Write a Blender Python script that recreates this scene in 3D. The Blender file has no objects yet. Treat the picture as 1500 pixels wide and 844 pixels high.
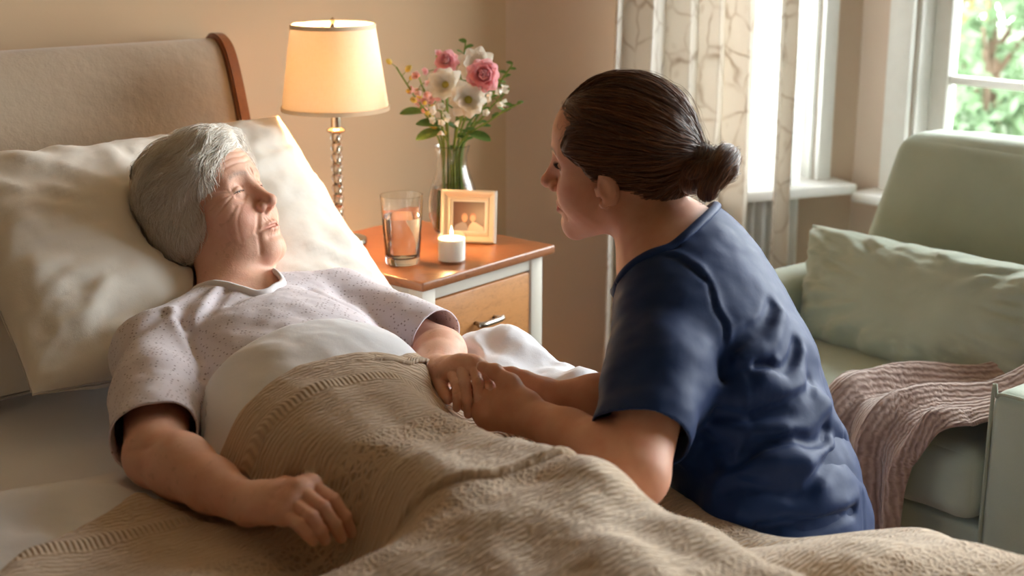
import bpy, bmesh, math, random
import numpy as np
from mathutils import Vector, Matrix
random.seed(7); RNG = np.random.default_rng(7)
SC = bpy.context.scene; COL = SC.collection
def V(*a): return np.array(a, float)
# ---------------------------------------------------------------- bed frame of reference: a along the bed, b across it, z up
R0 = V(-.54, 2.84, 0); AX = V(.616, -.788, 0); AX = AX/np.linalg.norm(AX); BX = V(-AX[1], AX[0], 0)
def bw(a, b, z):
    a = np.asarray(a, float); b = np.asarray(b, float); z = np.asarray(z, float)
    return R0 + a[..., None]*AX - b[..., None]*BX + z[..., None]*V(0, 0, 1)
# ---------------------------------------------------------------- objects
def tag(o, label=None, cat=None, group=None, kind=None):
    if label: o['label'] = label
    if cat: o['category'] = cat
    if group: o['group'] = group
    if kind: o['kind'] = kind
    return o
def thing(name, loc, label, cat, group=None):
    o = bpy.data.objects.new(name, None); COL.objects.link(o); o.location = tuple(loc)
    o.empty_display_size = .05
    return tag(o, label, cat, group)
def wloc(o):
    p = V(*o.location)
    while o.parent is not None:
        o = o.parent; p = p + V(*o.location)
    return p
def mobj(name, verts, faces, mat, parent=None, smooth=True, origin=None):
    verts = np.asarray(verts, float)
    org = wloc(parent) if parent is not None else (np.asarray(origin, float) if origin is not None else V(0, 0, 0))
    me = bpy.data.meshes.new(name)
    if isinstance(faces, np.ndarray):
        n, k = faces.shape
        me.vertices.add(len(verts)); me.vertices.foreach_set('co', (verts-org).astype(np.float32).ravel())
        me.loops.add(n*k); me.loops.foreach_set('vertex_index', faces.astype(np.int32).ravel())
        me.polygons.add(n); me.polygons.foreach_set('loop_start', np.arange(0, n*k, k, dtype=np.int32))
        me.polygons.foreach_set('loop_total', np.full(n, k, np.int32)); me.update(calc_edges=True); me.validate()
    else:
        me.from_pydata([tuple(p) for p in verts-org], [], [tuple(f) for f in faces]); me.update()
    if smooth: me.polygons.foreach_set('use_smooth', np.ones(len(me.polygons), bool))
    o = bpy.data.objects.new(name, me); COL.objects.link(o)
    for m in (mat if isinstance(mat, (list, tuple)) else [mat]):
        if m is not None: me.materials.append(m)
    if parent is not None: o.parent = parent
    elif origin is not None: o.location = tuple(org)
    return o
def bobj(name, bm, mat, parent=None, smooth=False, origin=None):
    bmesh.ops.recalc_face_normals(bm, faces=bm.faces)
    bm.verts.index_update()
    vs = [tuple(v.co) for v in bm.verts]; fs = [[v.index for v in f.verts] for f in bm.faces]; bm.free()
    return mobj(name, vs, fs, mat, parent, smooth, origin)
def add_attr(o, name, vals):
    at = o.data.color_attributes.new(name, 'FLOAT_COLOR', 'POINT')
    v = np.asarray(vals, np.float32)
    if v.ndim == 1: v = np.stack([v, v, v], -1)
    v = np.concatenate([v, np.ones((len(v), 1), np.float32)], -1)
    at.data.foreach_set('color', v.ravel())
def add_uv(o, uv):
    ul = o.data.uv_layers.new(name='UVMap')
    li = np.empty(len(o.data.loops), np.int32); o.data.loops.foreach_get('vertex_index', li)
    ul.data.foreach_set('uv', np.asarray(uv, np.float32)[li].ravel())
def smooth_angle(o, deg=35):
    o.data.polygons.foreach_set('use_smooth', np.ones(len(o.data.polygons), bool))
    try: o.data.set_sharp_from_angle(angle=math.radians(deg))
    except Exception: pass
# ---------------------------------------------------------------- mesh builders
def bm_box(bm, size, M=None, bev=0.0, seg=2, c=(0, 0, 0)):
    r = bmesh.ops.create_cube(bm, size=1.0); vs = r['verts']
    for v in vs: v.co = Vector((v.co.x*size[0]+c[0], v.co.y*size[1]+c[1], v.co.z*size[2]+c[2]))
    if bev > 0:
        es = list({e for v in vs for e in v.link_edges})
        rr = bmesh.ops.bevel(bm, geom=es, offset=bev, segments=seg, profile=.5, affect='EDGES')
        vs = list({v for f in rr['faces'] for v in f.verts} | {v for v in vs if v.is_valid})
    if M is not None:
        for v in vs: v.co = M @ v.co
    return vs
def MX(axes_cols, org):
    m = Matrix.Identity(4)
    for i in range(3):
        for j in range(3): m[j][i] = float(axes_cols[i][j])
        m[i][3] = float(org[i])
    return m
def box_obj(name, size, M, mat, parent=None, bev=.003, c=(0, 0, 0), seg=2, origin=None):
    bm = bmesh.new(); bm_box(bm, size, M, bev, seg, c); o = bobj(name, bm, mat, parent, False, origin)
    smooth_angle(o, 40); return o
def lathe_data(prof, seg=32, closed=False):
    prof = np.asarray(prof, float); n = len(prof); t = np.linspace(0, 2*np.pi, seg, endpoint=False)
    vs = np.stack([prof[:, None, 0]*np.cos(t), prof[:, None, 0]*np.sin(t), np.repeat(prof[:, 1:2], seg, 1)], -1).reshape(-1, 3)
    fs = []
    for i in range(n if closed else n-1):
        for j in range(seg):
            k = (j+1) % seg; i2 = (i+1) % n
            fs.append((i*seg+j, i*seg+k, i2*seg+k, i2*seg+j))
    return vs, fs
def lathe(name, prof, loc, mat, parent=None, seg=32, closed=False, origin=None, ang=40):
    vs, fs = lathe_data(prof, seg, closed)
    bm = bmesh.new(); bv = [bm.verts.new(v) for v in vs]
    for f in fs: bm.faces.new([bv[i] for i in f])
    bmesh.ops.remove_doubles(bm, verts=bm.verts, dist=1e-6)
    bmesh.ops.dissolve_degenerate(bm, dist=1e-7, edges=bm.edges)
    for v in bm.verts: v.co += Vector(tuple(loc))
    o = bobj(name, bm, mat, parent, True, origin); smooth_angle(o, ang); return o
def tube_data(pts, rad, seg=8, cap=True, flat=None):
    pts = np.asarray(pts, float); n = len(pts); rad = np.broadcast_to(np.asarray(rad, float), (n,))
    T = np.gradient(pts, axis=0); T /= np.linalg.norm(T, axis=1, keepdims=True)+1e-12
    up = V(0, 0, 1) if abs(T[0, 2]) < .9 else V(1, 0, 0)
    N = np.cross(T[0], up); N /= np.linalg.norm(N); Ns = [N]
    for i in range(1, n):
        N = Ns[-1] - T[i]*(Ns[-1]@T[i]); N /= np.linalg.norm(N)+1e-12; Ns.append(N)
    Ns = np.array(Ns); Bs = np.cross(T, Ns)
    t = np.linspace(0, 2*np.pi, seg, endpoint=False)
    fl = 1.0 if flat is None else flat
    vs = (pts[:, None] + rad[:, None, None]*(np.cos(t)[None, :, None]*Ns[:, None] + fl*np.sin(t)[None, :, None]*Bs[:, None])).reshape(-1, 3)
    fs = [(i*seg+j, i*seg+(j+1) % seg, (i+1)*seg+(j+1) % seg, (i+1)*seg+j) for i in range(n-1) for j in range(seg)]
    if cap:
        fs.append(tuple(range(seg))[::-1]); fs.append(tuple((n-1)*seg+j for j in range(seg)))
    return vs, fs
def join(*parts):
    vs = []; fs = []; k = 0
    for v, f in parts:
        vs.append(np.asarray(v, float).reshape(-1, 3)); fs += [tuple(i+k for i in g) for g in f]; k += len(vs[-1])
    return np.concatenate(vs), fs
def grid_faces(nu, nv, wrap_u=False, wrap_v=False):
    iu = np.arange(nu if wrap_u else nu-1); iv = np.arange(nv if wrap_v else nv-1)
    I, J = np.meshgrid(iu, iv, indexing='ij'); I2 = (I+1) % nu; J2 = (J+1) % nv
    return np.stack([I*nv+J, I2*nv+J, I2*nv+J2, I*nv+J2], -1).reshape(-1, 4)
def catmull(pts, n):
    pts = np.asarray(pts, float); p = np.concatenate([[2*pts[0]-pts[1]], pts, [2*pts[-1]-pts[-2]]])
    m = len(pts)-1; t = np.linspace(0, m, n); i = np.minimum(t.astype(int), m-1); f = (t-i)[:, None]
    a, b, c, d = p[i], p[i+1], p[i+2], p[i+3]
    return .5*((2*b)+(c-a)*f+(2*a-5*b+4*c-d)*f*f+(3*b-a-3*c+d)*f**3)
# ---------------------------------------------------------------- noise
_perm = RNG.permutation(256); _perm = np.concatenate([_perm, _perm, _perm])
_grad = RNG.normal(size=(256, 3)); _grad /= np.linalg.norm(_grad, axis=1, keepdims=True)
def noise3(P):
    P = np.asarray(P, float); i = np.floor(P).astype(int); f = P-i; i &= 255; u = f*f*f*(f*(f*6-15)+10)
    def g(dx, dy, dz):
        h = _perm[_perm[_perm[(i[..., 0]+dx) & 255]+((i[..., 1]+dy) & 255)]+((i[..., 2]+dz) & 255)]
        return (_grad[h]*(f-V(dx, dy, dz))).sum(-1)
    L = lambda a, b, t: a+(b-a)*t
    x0 = L(L(g(0, 0, 0), g(1, 0, 0), u[..., 0]), L(g(0, 1, 0), g(1, 1, 0), u[..., 0]), u[..., 1])
    x1 = L(L(g(0, 0, 1), g(1, 0, 1), u[..., 0]), L(g(0, 1, 1), g(1, 1, 1), u[..., 0]), u[..., 1])
    return L(x0, x1, u[..., 2])*1.5
def fbm(P, s=1.0, octv=3, g=.5):
    P = np.asarray(P, float); r = 0; a = 1.0
    for k in range(octv): r = r + a*noise3(P*s+17.3*k); s *= 2.03; a *= g
    return r
def n2(x, y, s=1.0, octv=3, seed=0.0):
    x, y = np.broadcast_arrays(np.asarray(x, float), np.asarray(y, float))
    return fbm(np.stack([x, y, np.full_like(x, seed*3.71+.5)], -1), s, octv)
def sstep(a, b, x):
    t = np.clip((np.asarray(x, float)-a)/(b-a), 0, 1); return t*t*(3-2*t)
# ---------------------------------------------------------------- signed distance modelling, meshed with sparse surface nets
def _nrm(v): return v/np.linalg.norm(v)
class Fr:
    """A local frame: origin and axes as columns, with a scale."""
    def __init__(s, o=(0, 0, 0), M=None, sc=1.0): s.o = V(*o); s.M = np.eye(3) if M is None else np.asarray(M, float); s.s = sc
    def w(s, p): return s.o+(np.asarray(p, float)*s.s)@s.M.T
    def l(s, P): return ((P-s.o)@s.M)/s.s
WORLD = Fr()
def look_frame(fwd, up):
    f = _nrm(V(*fwd)); u = V(*up); u = _nrm(u-f*(u@f)); return np.array([np.cross(f, u), f, u]).T
class SDF:
    def __init__(s): s.ops = []
    def _push(s, kind, fn, c, R, fr, sym, k, ex=None):
        c = V(*c); cs = [c, V(-c[0], c[1], c[2])] if sym and abs(c[0]) > 1e-6 else [c]
        s.ops.append((kind, fn, [fr.w(q) for q in cs], R*fr.s, fr, sym, k*fr.s if kind in 'us' else k, ex))
    def ball(s, c, r, k=.01, fr=WORLD, sym=False, op='u'):
        c = V(*c); s._push(op, lambda P: np.linalg.norm(P-c, axis=-1)-r, c, r, fr, sym, k)
    def ell(s, c, r, k=.01, fr=WORLD, sym=False, op='u', rot=None):
        c = V(*c); r = V(*r); Q = None if rot is None else np.asarray(rot, float)
        def fn(P):
            q = P-c
            if Q is not None: q = q@Q
            k0 = np.linalg.norm(q/r, axis=-1); k1 = np.linalg.norm(q/(r*r), axis=-1)+1e-9
            return np.maximum(np.where(k0 < 1e-4, -r.min(), k0*(k0-1)/k1), np.linalg.norm(q, axis=-1)-r.max())
        s._push(op, fn, c, r.max(), fr, sym, k)
    def cone(s, a, b, r1, r2, k=.01, fr=WORLD, sym=False, op='u', fl=None):
        """Round cone a-b; fl=(axis, factor) squeezes it along an axis."""
        a = V(*a); b = V(*b); sq = None
        if fl is not None: sq = (_nrm(V(*fl[0])), fl[1])
        ba = b-a
        if sq is not None: ba = ba+sq[0]*((ba@sq[0])*(1/sq[1]-1))
        l2 = ba@ba+1e-12; rr = r1-r2; a2 = max(l2-rr*rr, 1e-9); il2 = 1/l2
        def fn(P):
            pa = P-a
            if sq is not None: pa = pa+((pa@sq[0])*(1/sq[1]-1))[..., None]*sq[0]
            y = pa@ba; z = y-l2; x = pa*l2-y[..., None]*ba; x2 = (x*x).sum(-1); y2 = y*y*l2; z2 = z*z*l2
            kk = np.sign(rr)*rr*rr*x2
            d = (np.sqrt(np.maximum(x2*a2*il2, 0))+y*rr)*il2-r1
            d = np.where(np.sign(y)*a2*y2 < kk, np.sqrt(x2+y2)*il2-r1, d)
            d = np.where(np.sign(z)*a2*z2 > kk, np.sqrt(x2+z2)*il2-r2, d)
            return d*(sq[1] if sq is not None else 1.0)
        s._push(op, fn, (a+b)/2, np.linalg.norm(b-a)/2+max(r1, r2)+(0 if sq is None else (1/sq[1]-1)*(k+.03)), fr, sym, k)
    def chain(s, pts, rad, k=.006, fr=WORLD, sym=False, k0=None, fl=None):
        for i in range(len(pts)-1):
            s.cone(pts[i], pts[i+1], rad[i], rad[i+1], k0 if (i == 0 and k0 is not None) else k, fr, sym, fl=fl)
    def groove(s, pts, amp, w, fr=WORLD, sym=False):
        """amp>0 cuts a crease along the polyline, amp<0 raises a ridge."""
        pts = [V(*p) for p in pts]; c = np.mean(pts, 0); R = max(np.linalg.norm(p-c) for p in pts)+2.5*w
        def fn(P):
            d = None
            for a, b in zip(pts[:-1], pts[1:]):
                ba = b-a; t = np.clip(((P-a)@ba)/(ba@ba+1e-12), 0, 1); q = np.linalg.norm(P-a-t[..., None]*ba, axis=-1)
                d = q if d is None else np.minimum(d, q)
            return d
        s._push('g', fn, c, R, fr, sym, amp, w)
    def disp(s, fn, c, R): s.ops.append(('d', fn, [V(*c)], R, WORLD, False, 0, None))
    def plane(s, n, d0, k=.004):
        """Keep the side where n.p < d0."""
        n = _nrm(V(*n)); s.ops.append(('i', lambda P: P@n-d0, [V(0, 0, 0)], 1e9, WORLD, False, k, None))
    def eval(s, P, C, hd):
        """P (n,m,3), C (n,3) group centres with radius hd."""
        d = np.full(P.shape[:2], 1.0)
        for kind, fn, cs, R, fr, sym, k, ex in s.ops:
            m = np.zeros(len(C), bool)
            for c in cs: m |= np.linalg.norm(C-c, axis=1) < R+(2*k if kind in 'us' else 0)+2*hd+.02
            if kind == 'i': m[:] = True
            if not m.any(): continue
            Q = P[m]; L = fr.l(Q) if fr is not WORLD else Q
            if sym: L = np.concatenate([np.abs(L[..., :1]), L[..., 1:]], -1)
            v = fn(L)*(fr.s if fr is not WORLD and kind != 'd' else 1.0); e = d[m]
            if kind == 'u':
                h = np.maximum(k-np.abs(e-v), 0)/max(k, 1e-9); d[m] = np.minimum(e, v)-h*h*k*.25
            elif kind in 'si':
                if kind == 's': v = -v
                h = np.maximum(k-np.abs(e-v), 0)/max(k, 1e-9); d[m] = np.maximum(e, v)+h*h*k*.25
            elif kind == 'g': d[m] = e+k*np.exp(-(v/(ex*fr.s))**2)
            else: d[m] = e+v
        return d
    def pts(s, P, chunk=60000):
        out = [s.eval(P[i:i+chunk][:, None], P[i:i+chunk], 0.0)[:, 0] for i in range(0, len(P), chunk)]
        return np.concatenate(out)
    def bounds(s, pad):
        lo = np.full(3, 1e9); hi = -lo
        for kind, fn, cs, R, fr, sym, k, ex in s.ops:
            if kind == 'u':
                for c in cs: lo = np.minimum(lo, c-R); hi = np.maximum(hi, c+R)
        return lo-pad, hi+pad
    def project(s, Vt, it=2, step=1.0, lim=None):
        Vt = Vt.copy(); e = 4e-4
        for _ in range(it):
            d = s.pts(Vt); G = np.stack([s.pts(Vt+V(*(e*(j == i) for j in range(3))))-d for i in range(3)], -1)/e
            g2 = (G*G).sum(-1, keepdims=True); mv = -d[:, None]*G/np.maximum(g2, .25)*step
            if lim: mv *= np.minimum(1, lim/(np.linalg.norm(mv, axis=1, keepdims=True)+1e-12))
            Vt += mv
        return Vt
    def mesh(s, h=.003, nb=8):
        lo, hi = s.bounds(.012); bs = h*nb; n = np.ceil((hi-lo)/bs).astype(int)
        I = np.stack(np.meshgrid(*[np.arange(k) for k in n], indexing='ij'), -1).reshape(-1, 3)
        C = lo+(I+.5)*bs; hd = bs*.5*math.sqrt(3)
        d = np.concatenate([s.eval(C[i:i+40000][:, None], C[i:i+40000], hd)[:, 0] for i in range(0, len(C), 40000)])
        keep = np.abs(d) < hd*1.6+.006; I = I[keep]; C = C[keep]
        loc = np.stack(np.meshgrid(*[np.arange(nb+1)]*3, indexing='ij'), -1).reshape(-1, 3)
        D = np.concatenate([s.eval(lo+(I[i:i+400, None]*nb+loc[None])*h, C[i:i+400], hd) for i in range(0, len(I), 400)])
        m = nb+1; D = D.reshape(-1, m, m, m); N = n*nb+1
        key = lambda G: (G[..., 0].astype(np.int64)*N[1]+G[..., 1])*N[2]+G[..., 2]
        sg = D < 0; cnt = 0; acc = 0; nx = 0
        cs = [(x, y, z) for x in (0, 1) for y in (0, 1) for z in (0, 1)]
        sl = lambda c: (slice(None),)+tuple(slice(k, k+nb) for k in c)
        tot = sum(sg[sl(c)].astype(np.int8) for c in cs); act = (tot > 0) & (tot < 8)
        bi, x, y, z = np.nonzero(act); base = np.stack([x, y, z], -1); G = I[bi]*nb+base
        P = np.zeros((len(G), 3)); W = np.zeros((len(G), 1))
        for a in cs:
            for ax in range(3):
                if a[ax]: continue
                b = list(a); b[ax] = 1
                da = D[bi, x+a[0], y+a[1], z+a[2]]; db = D[bi, x+b[0], y+b[1], z+b[2]]
                cr = (da < 0) != (db < 0); t = np.where(cr, da/(da-db+1e-20), 0)[:, None]
                P += np.where(cr[:, None], V(*a)+t*(V(*b)-V(*a)), 0); W += cr[:, None]
        verts = lo+(G+P/W)*h; kk = key(G); order = np.argsort(kk); ks = kk[order]
        def find(Q):
            q = key(Q); p = np.searchsorted(ks, q); p = np.minimum(p, len(ks)-1); return np.where(ks[p] == q, order[p], -1)
        F = []
        for ax in range(3):
            b = [0, 0, 0]; b[ax] = 1
            s0 = sg[:, :nb, :nb, :nb]; s1 = sg[(slice(None),)+tuple(slice(k, k+nb) for k in b)]
            bi, x, y, z = np.nonzero(s0 != s1); g = I[bi]*nb+np.stack([x, y, z], -1); ins = s0[bi, x, y, z]
            u, w = (ax+1) % 3, (ax+2) % 3; eu = np.zeros(3, int); eu[u] = 1; ew = np.zeros(3, int); ew[w] = 1
            q = np.stack([find(g-eu-ew), find(g-ew), find(g), find(g-eu)], -1)
            ok = (q >= 0).all(1); q = q[ok]; ins = ins[ok]; q[~ins] = q[~ins][:, ::-1]; F.append(q)
        return verts, np.concatenate(F)
def drop_faces(Vt, F, bad):
    """Remove faces that touch a bad vertex, and unused vertices."""
    F = F[~bad[F].any(1)]; used = np.unique(F); mp = np.full(len(Vt), -1); mp[used] = np.arange(len(used)); return Vt[used], mp[F]
def big_island(Vt, F, keep=1):
    par = np.arange(len(Vt))
    e = np.concatenate([F[:, [0, 1]], F[:, [1, 2]], F[:, [2, 3]]])
    while True:
        m = np.minimum(par[e[:, 0]], par[e[:, 1]]); p2 = par.copy(); np.minimum.at(p2, e[:, 0], m); np.minimum.at(p2, e[:, 1], m); p2 = p2[p2]
        if (p2 == par).all(): break
        par = p2
    ids, c = np.unique(par, return_counts=True); good = ids[np.argsort(-c)[:keep]]
    return drop_faces(Vt, F, ~np.isin(par, good))
def refine(Vt, F, sel):
    """Split every quad with all corners selected (and its border) once; vertices are re-projected by the caller."""
    bm = bmesh.new(); bv = [bm.verts.new(p) for p in Vt]
    for f in F:
        try: bm.faces.new([bv[i] for i in f])
        except ValueError: pass
    bm.verts.index_update()
    es = [e for e in bm.edges if sel[e.verts[0].index] and sel[e.verts[1].index]]
    bmesh.ops.subdivide_edges(bm, edges=es, cuts=1, use_grid_fill=True)
    bm.verts.index_update()
    vs = np.array([v.co[:] for v in bm.verts]); fs = [[v.index for v in f.verts] for f in bm.faces]; bm.free()
    return vs, fs
def lap(Vt, F, it=1, lam=.5):
    e = np.concatenate([F[:, [0, 1]], F[:, [1, 2]], F[:, [2, 3]], F[:, [3, 0]]])
    cnt = np.bincount(e.ravel(), minlength=len(Vt))[:, None]+1e-9
    for _ in range(it):
        acc = np.zeros_like(Vt)
        for j in range(3):
            acc[:, j] = np.bincount(e[:, 0], Vt[e[:, 1], j], len(Vt))+np.bincount(e[:, 1], Vt[e[:, 0], j], len(Vt))
        Vt = Vt+lam*(acc/cnt-Vt)
    return Vt
# ---------------------------------------------------------------- materials
class NT:
    def __init__(s, name):
        s.m = bpy.data.materials.new(name); s.m.use_nodes = True; s.t = s.m.node_tree; s.t.nodes.clear()
        s.out = s.n('ShaderNodeOutputMaterial')
    def n(s, ty, **kw):
        nd = s.t.nodes.new(ty)
        for k, v in kw.items():
            if k.startswith('i_'): nd.inputs[k[2:].replace('_', ' ')].default_value = v
            else: setattr(nd, k, v)
        return nd
    def l(s, a, b): s.t.links.new(a, b)
    def co(s, kind='Object', scale=(1, 1, 1), rot=(0, 0, 0)):
        tc = s.n('ShaderNodeTexCoord'); mp = s.n('ShaderNodeMapping'); mp.inputs['Scale'].default_value = scale; mp.inputs['Rotation'].default_value = rot
        s.l(tc.outputs[kind], mp.inputs['Vector']); return mp.outputs[0]
    def noise(s, vec, scale=5, detail=4, rough=.5, dist=0):
        nd = s.n('ShaderNodeTexNoise'); nd.inputs['Scale'].default_value = scale; nd.inputs['Detail'].default_value = detail
        nd.inputs['Roughness'].default_value = rough; nd.inputs['Distortion'].default_value = dist; s.l(vec, nd.inputs['Vector']); return nd.outputs['Fac']
    def ramp(s, fac, stops, interp='LINEAR'):
        r = s.n('ShaderNodeValToRGB'); r.color_ramp.interpolation = interp; e = r.color_ramp.elements
        while len(e) < len(stops): e.new(.5)
        for q, (p, c) in zip(e, stops): q.position = p; q.color = (c[0], c[1], c[2], 1) if not isinstance(c, (int, float)) else (c, c, c, 1)
        s.l(fac, r.inputs['Fac']); return r.outputs['Color']
    def mix(s, a, b, fac, mode='MIX'):
        x = s.n('ShaderNodeMix', data_type='RGBA', blend_type=mode)
        for sock, v in ((x.inputs[6], a), (x.inputs[7], b), (x.inputs[0], fac)):
            if hasattr(v, 'links'): s.l(v, sock)
            elif isinstance(v, (int, float)): sock.default_value = v
            else: sock.default_value = (v[0], v[1], v[2], 1)
        return x.outputs[2]
    def math(s, op, a, b=0.0, c=0.0):
        x = s.n('ShaderNodeMath', operation=op)
        for sock, v in zip(x.inputs, (a, b, c)):
            if hasattr(v, 'links'): s.l(v, sock)
            else: sock.default_value = v
        return x.outputs[0]
    def bump(s, h, strength=.3, dist=.002, normal=None):
        b = s.n('ShaderNodeBump'); b.inputs['Strength'].default_value = strength; b.inputs['Distance'].default_value = dist
        s.l(h, b.inputs['Height'])
        if normal is not None: s.l(normal, b.inputs['Normal'])
        return b.outputs[0]
    def bsdf(s, color, rough=.6, normal=None, **kw):
        b = s.n('ShaderNodeBsdfPrincipled')
        for k, v in dict({'Base Color': color, 'Roughness': rough}, **kw).items():
            sock = b.inputs[k]
            if hasattr(v, 'links'): s.l(v, sock)
            elif isinstance(v, (tuple, list)) and sock.type == 'RGBA': sock.default_value = (v[0], v[1], v[2], 1)
            else: sock.default_value = v
        if normal is not None: s.l(normal, b.inputs['Normal'])
        s.l(b.outputs[0], s.out.inputs['Surface']); return b
def srgb(r, g, b):
    f = lambda c: (c/255/12.92) if c/255 <= .04045 else ((c/255+.055)/1.055)**2.4
    return (f(r), f(g), f(b))
def cloth_mat(name, col, weave=900, wr=.25, var=.06, rough=.85, sheen=.3, col2=None, trans=0.0, spec=.3):
    m = NT(name); o = m.co('Object')
    big = m.noise(o, 6, 4)
    c = m.mix(col, col2 if col2 else tuple(x*(1-var*2) for x in col), m.ramp(big, [(.35, 0.0), (.7, 1.0)]))
    wv = m.noise(o, weave, 2); fine = m.noise(o, 45, 5)
    h = m.math('ADD', m.math('MULTIPLY', wv, .25), m.math('MULTIPLY', fine, .9))
    b = m.bsdf(c, rough, m.bump(h, wr, .003), **{'Sheen Weight': sheen, 'Sheen Roughness': .5, 'Specular IOR Level': spec})
    if trans > 0:
        t = m.n('ShaderNodeBsdfTranslucent'); m.l(c, t.inputs['Color']) if hasattr(c, 'links') else None
        x = m.n('ShaderNodeMixShader'); x.inputs[0].default_value = trans
        m.l(b.outputs[0], x.inputs[1]); m.l(t.outputs[0], x.inputs[2]); m.l(x.outputs[0], m.out.inputs['Surface'])
    return m.m
def simple_mat(name, col, rough=.5, **kw):
    m = NT(name); o = m.co('Object'); f = m.noise(o, 30, 3)
    c = m.mix(col, tuple(x*.9 for x in col), f); m.bsdf(c, rough, m.bump(f, .05, .001), **kw); return m.m
def glass_mat(name, tint=(1, 1, 1), rough=0.0, ior=1.45):
    m = NT(name); o = m.co('Object'); f = m.noise(o, 8, 2)
    m.bsdf(m.mix(tint, tuple(x*.985 for x in tint), f), rough, **{'Transmission Weight': 1.0, 'IOR': ior}); return m.m
def wood_mat(name, c1, c2, rough=.4, scale=(2, 30, 30), rot=(0, 0, 0), coat=0.0):
    m = NT(name); o = m.co('Object', scale, rot); n = m.noise(o, 3, 6, .6, .8)
    g = m.noise(o, 14, 4, .6); f = m.math('ADD', m.math('MULTIPLY', n, .75), m.math('MULTIPLY', g, .35))
    c = m.ramp(f, [(.3, c2), (.48, c1), (.62, tuple(x*1.12 for x in c1)), (.78, c2)])
    m.bsdf(c, rough, m.bump(g, .06, .001), **{'Coat Weight': coat, 'Coat Roughness': .25}); return m.m
# ================================================================ the room
C1 = bw(-.17, -.80, 0); C2 = V(.93, 3.83, 0); W3D = _nrm(V(.68, -.73, 0)); C3 = C2+W3D*2.75
C5 = bw(-.17, 2.75, 0); C6 = V(-1.15, -1.35, 0); C4 = V(1.35, -1.25, 0)
HC = 2.45
def plaster(name, c, c2):
    m = NT(name); o = m.co('Object'); n = m.noise(o, 2.2, 5); f = m.noise(o, 160, 3)
    m.bsdf(m.mix(c, c2, n), .8, m.bump(f, .08, .002), **{'Specular IOR Level': .25}); return m.m
M_WALL = plaster('wall_paint', srgb(205, 178, 146), srgb(196, 168, 136)); M_WALLW = plaster('bay_paint', srgb(224, 206, 192), srgb(218, 199, 184))
M_WALLD = plaster('fill_cut_wall_paint', srgb(128, 104, 82), srgb(118, 96, 76)); M_CEIL = plaster('ceiling_paint', srgb(240, 232, 220), srgb(234, 226, 214)); M_TRIM = simple_mat('white_trim_paint', srgb(240, 238, 234), .35)  # M_WALLD: dark tone invented for the unseen walls, to cut bounced fill light
M_FLOOR = wood_mat('oak_floor', srgb(150, 112, 78), srgb(112, 78, 50), .45, (1.2, 9, 1))
def wall(name, P0, P1, mat, holes=(), T=.16, h=HC):
    """Wall along P0-P1 (room on its inner side); holes = (t0, t1, z0, z1)."""
    d = _nrm(P1-P0); L = np.linalg.norm(P1-P0); n = V(-d[1], d[0], 0)
    if n@(V(0, 1.2, 0)-P0) > 0: n = -n                        # outward
    bm = bmesh.new(); M = MX([d, n, V(0, 0, 1)], P0)
    def seg(t0, t1, z0, z1):
        if t1-t0 > 1e-4 and z1-z0 > 1e-4: bm_box(bm, (t1-t0, T, z1-z0), M, 0, c=((t0+t1)/2, T/2, (z0+z1)/2))
    t = -T
    for a, b, z0, z1 in holes:
        seg(t, a, 0, h); seg(a, b, 0, z0); seg(a, b, z1, h); t = b
    seg(t, L+T, 0, h)
    o = bobj(name, bm, mat); tag(o, kind='structure'); return o, d, n
def panel(name, pts, z, th, mat):
    bm = bmesh.new(); lo = [bm.verts.new((p[0], p[1], z)) for p in pts]; hi = [bm.verts.new((p[0], p[1], z+th)) for p in pts]; k = len(pts)
    bm.faces.new(lo[::-1]); bm.faces.new(hi)
    for i in range(k): bm.faces.new([lo[i], lo[(i+1) % k], hi[(i+1) % k], hi[i]])
    return tag(bobj(name, bm, mat), kind='structure')
_plan = [C1, C2, C3, C4, C6, C5]; _cen = sum(_plan)/6; _big = [_cen+(p-_cen)*1.12 for p in _plan]
panel('floor', _big, -.06, .06, M_FLOOR); panel('ceiling', _big, HC, .08, M_CEIL)
wall('wall_head', C5, C1, M_WALL)
H1 = (.40, .885, .62, 2.12); H2 = (.165, 2.45, .60, 2.12)
_, d2, n2_ = wall('wall_bay', C1, C2, plaster('bay_wall_paint', srgb(214, 192, 172), srgb(206, 184, 164)), [H1]); _, d3, n3_ = wall('wall_window', C2, C3, M_WALLW, [H2])
wall('wall_right', C3, C4, M_WALLD); wall('wall_back', C4, C6, M_WALLD); wall('wall_left', C6, C5, M_WALLD)
def baseboard(name, P0, d, n, t0, t1):
    o = box_obj(name, (t1-t0, .018, .12), MX([d, n, V(0, 0, 1)], P0), M_TRIM, None, .004, c=((t0+t1)/2, -.0095, .06)); tag(o, kind='structure')
_dh = _nrm(C1-C5); _nh = -AX
baseboard('baseboard_head', C5, _dh, _nh, .02, np.linalg.norm(C1-C5)-.02); baseboard('baseboard_bay', C1, d2, n2_, .02, np.linalg.norm(C2-C1)-.02); baseboard('baseboard_window', C2, d3, n3_, .02, 2.7)
def pane_mat():
    m = NT('window_glass'); o = m.co('Object'); f = m.noise(o, 3, 2)
    tr = m.n('ShaderNodeBsdfTransparent'); m.l(m.mix((.97, .98, .975), (.95, .97, .96), f), tr.inputs[0]); gl = m.n('ShaderNodeBsdfGlossy'); gl.inputs['Roughness'].default_value = .02
    fr = m.n('ShaderNodeFresnel'); fr.inputs['IOR'].default_value = 1.25
    x = m.n('ShaderNodeMixShader'); m.l(fr.outputs[0], x.inputs[0]); m.l(tr.outputs[0], x.inputs[1]); m.l(gl.outputs[0], x.inputs[2]); m.l(x.outputs[0], m.out.inputs['Surface']); return m.m
M_PANE = pane_mat()
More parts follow.
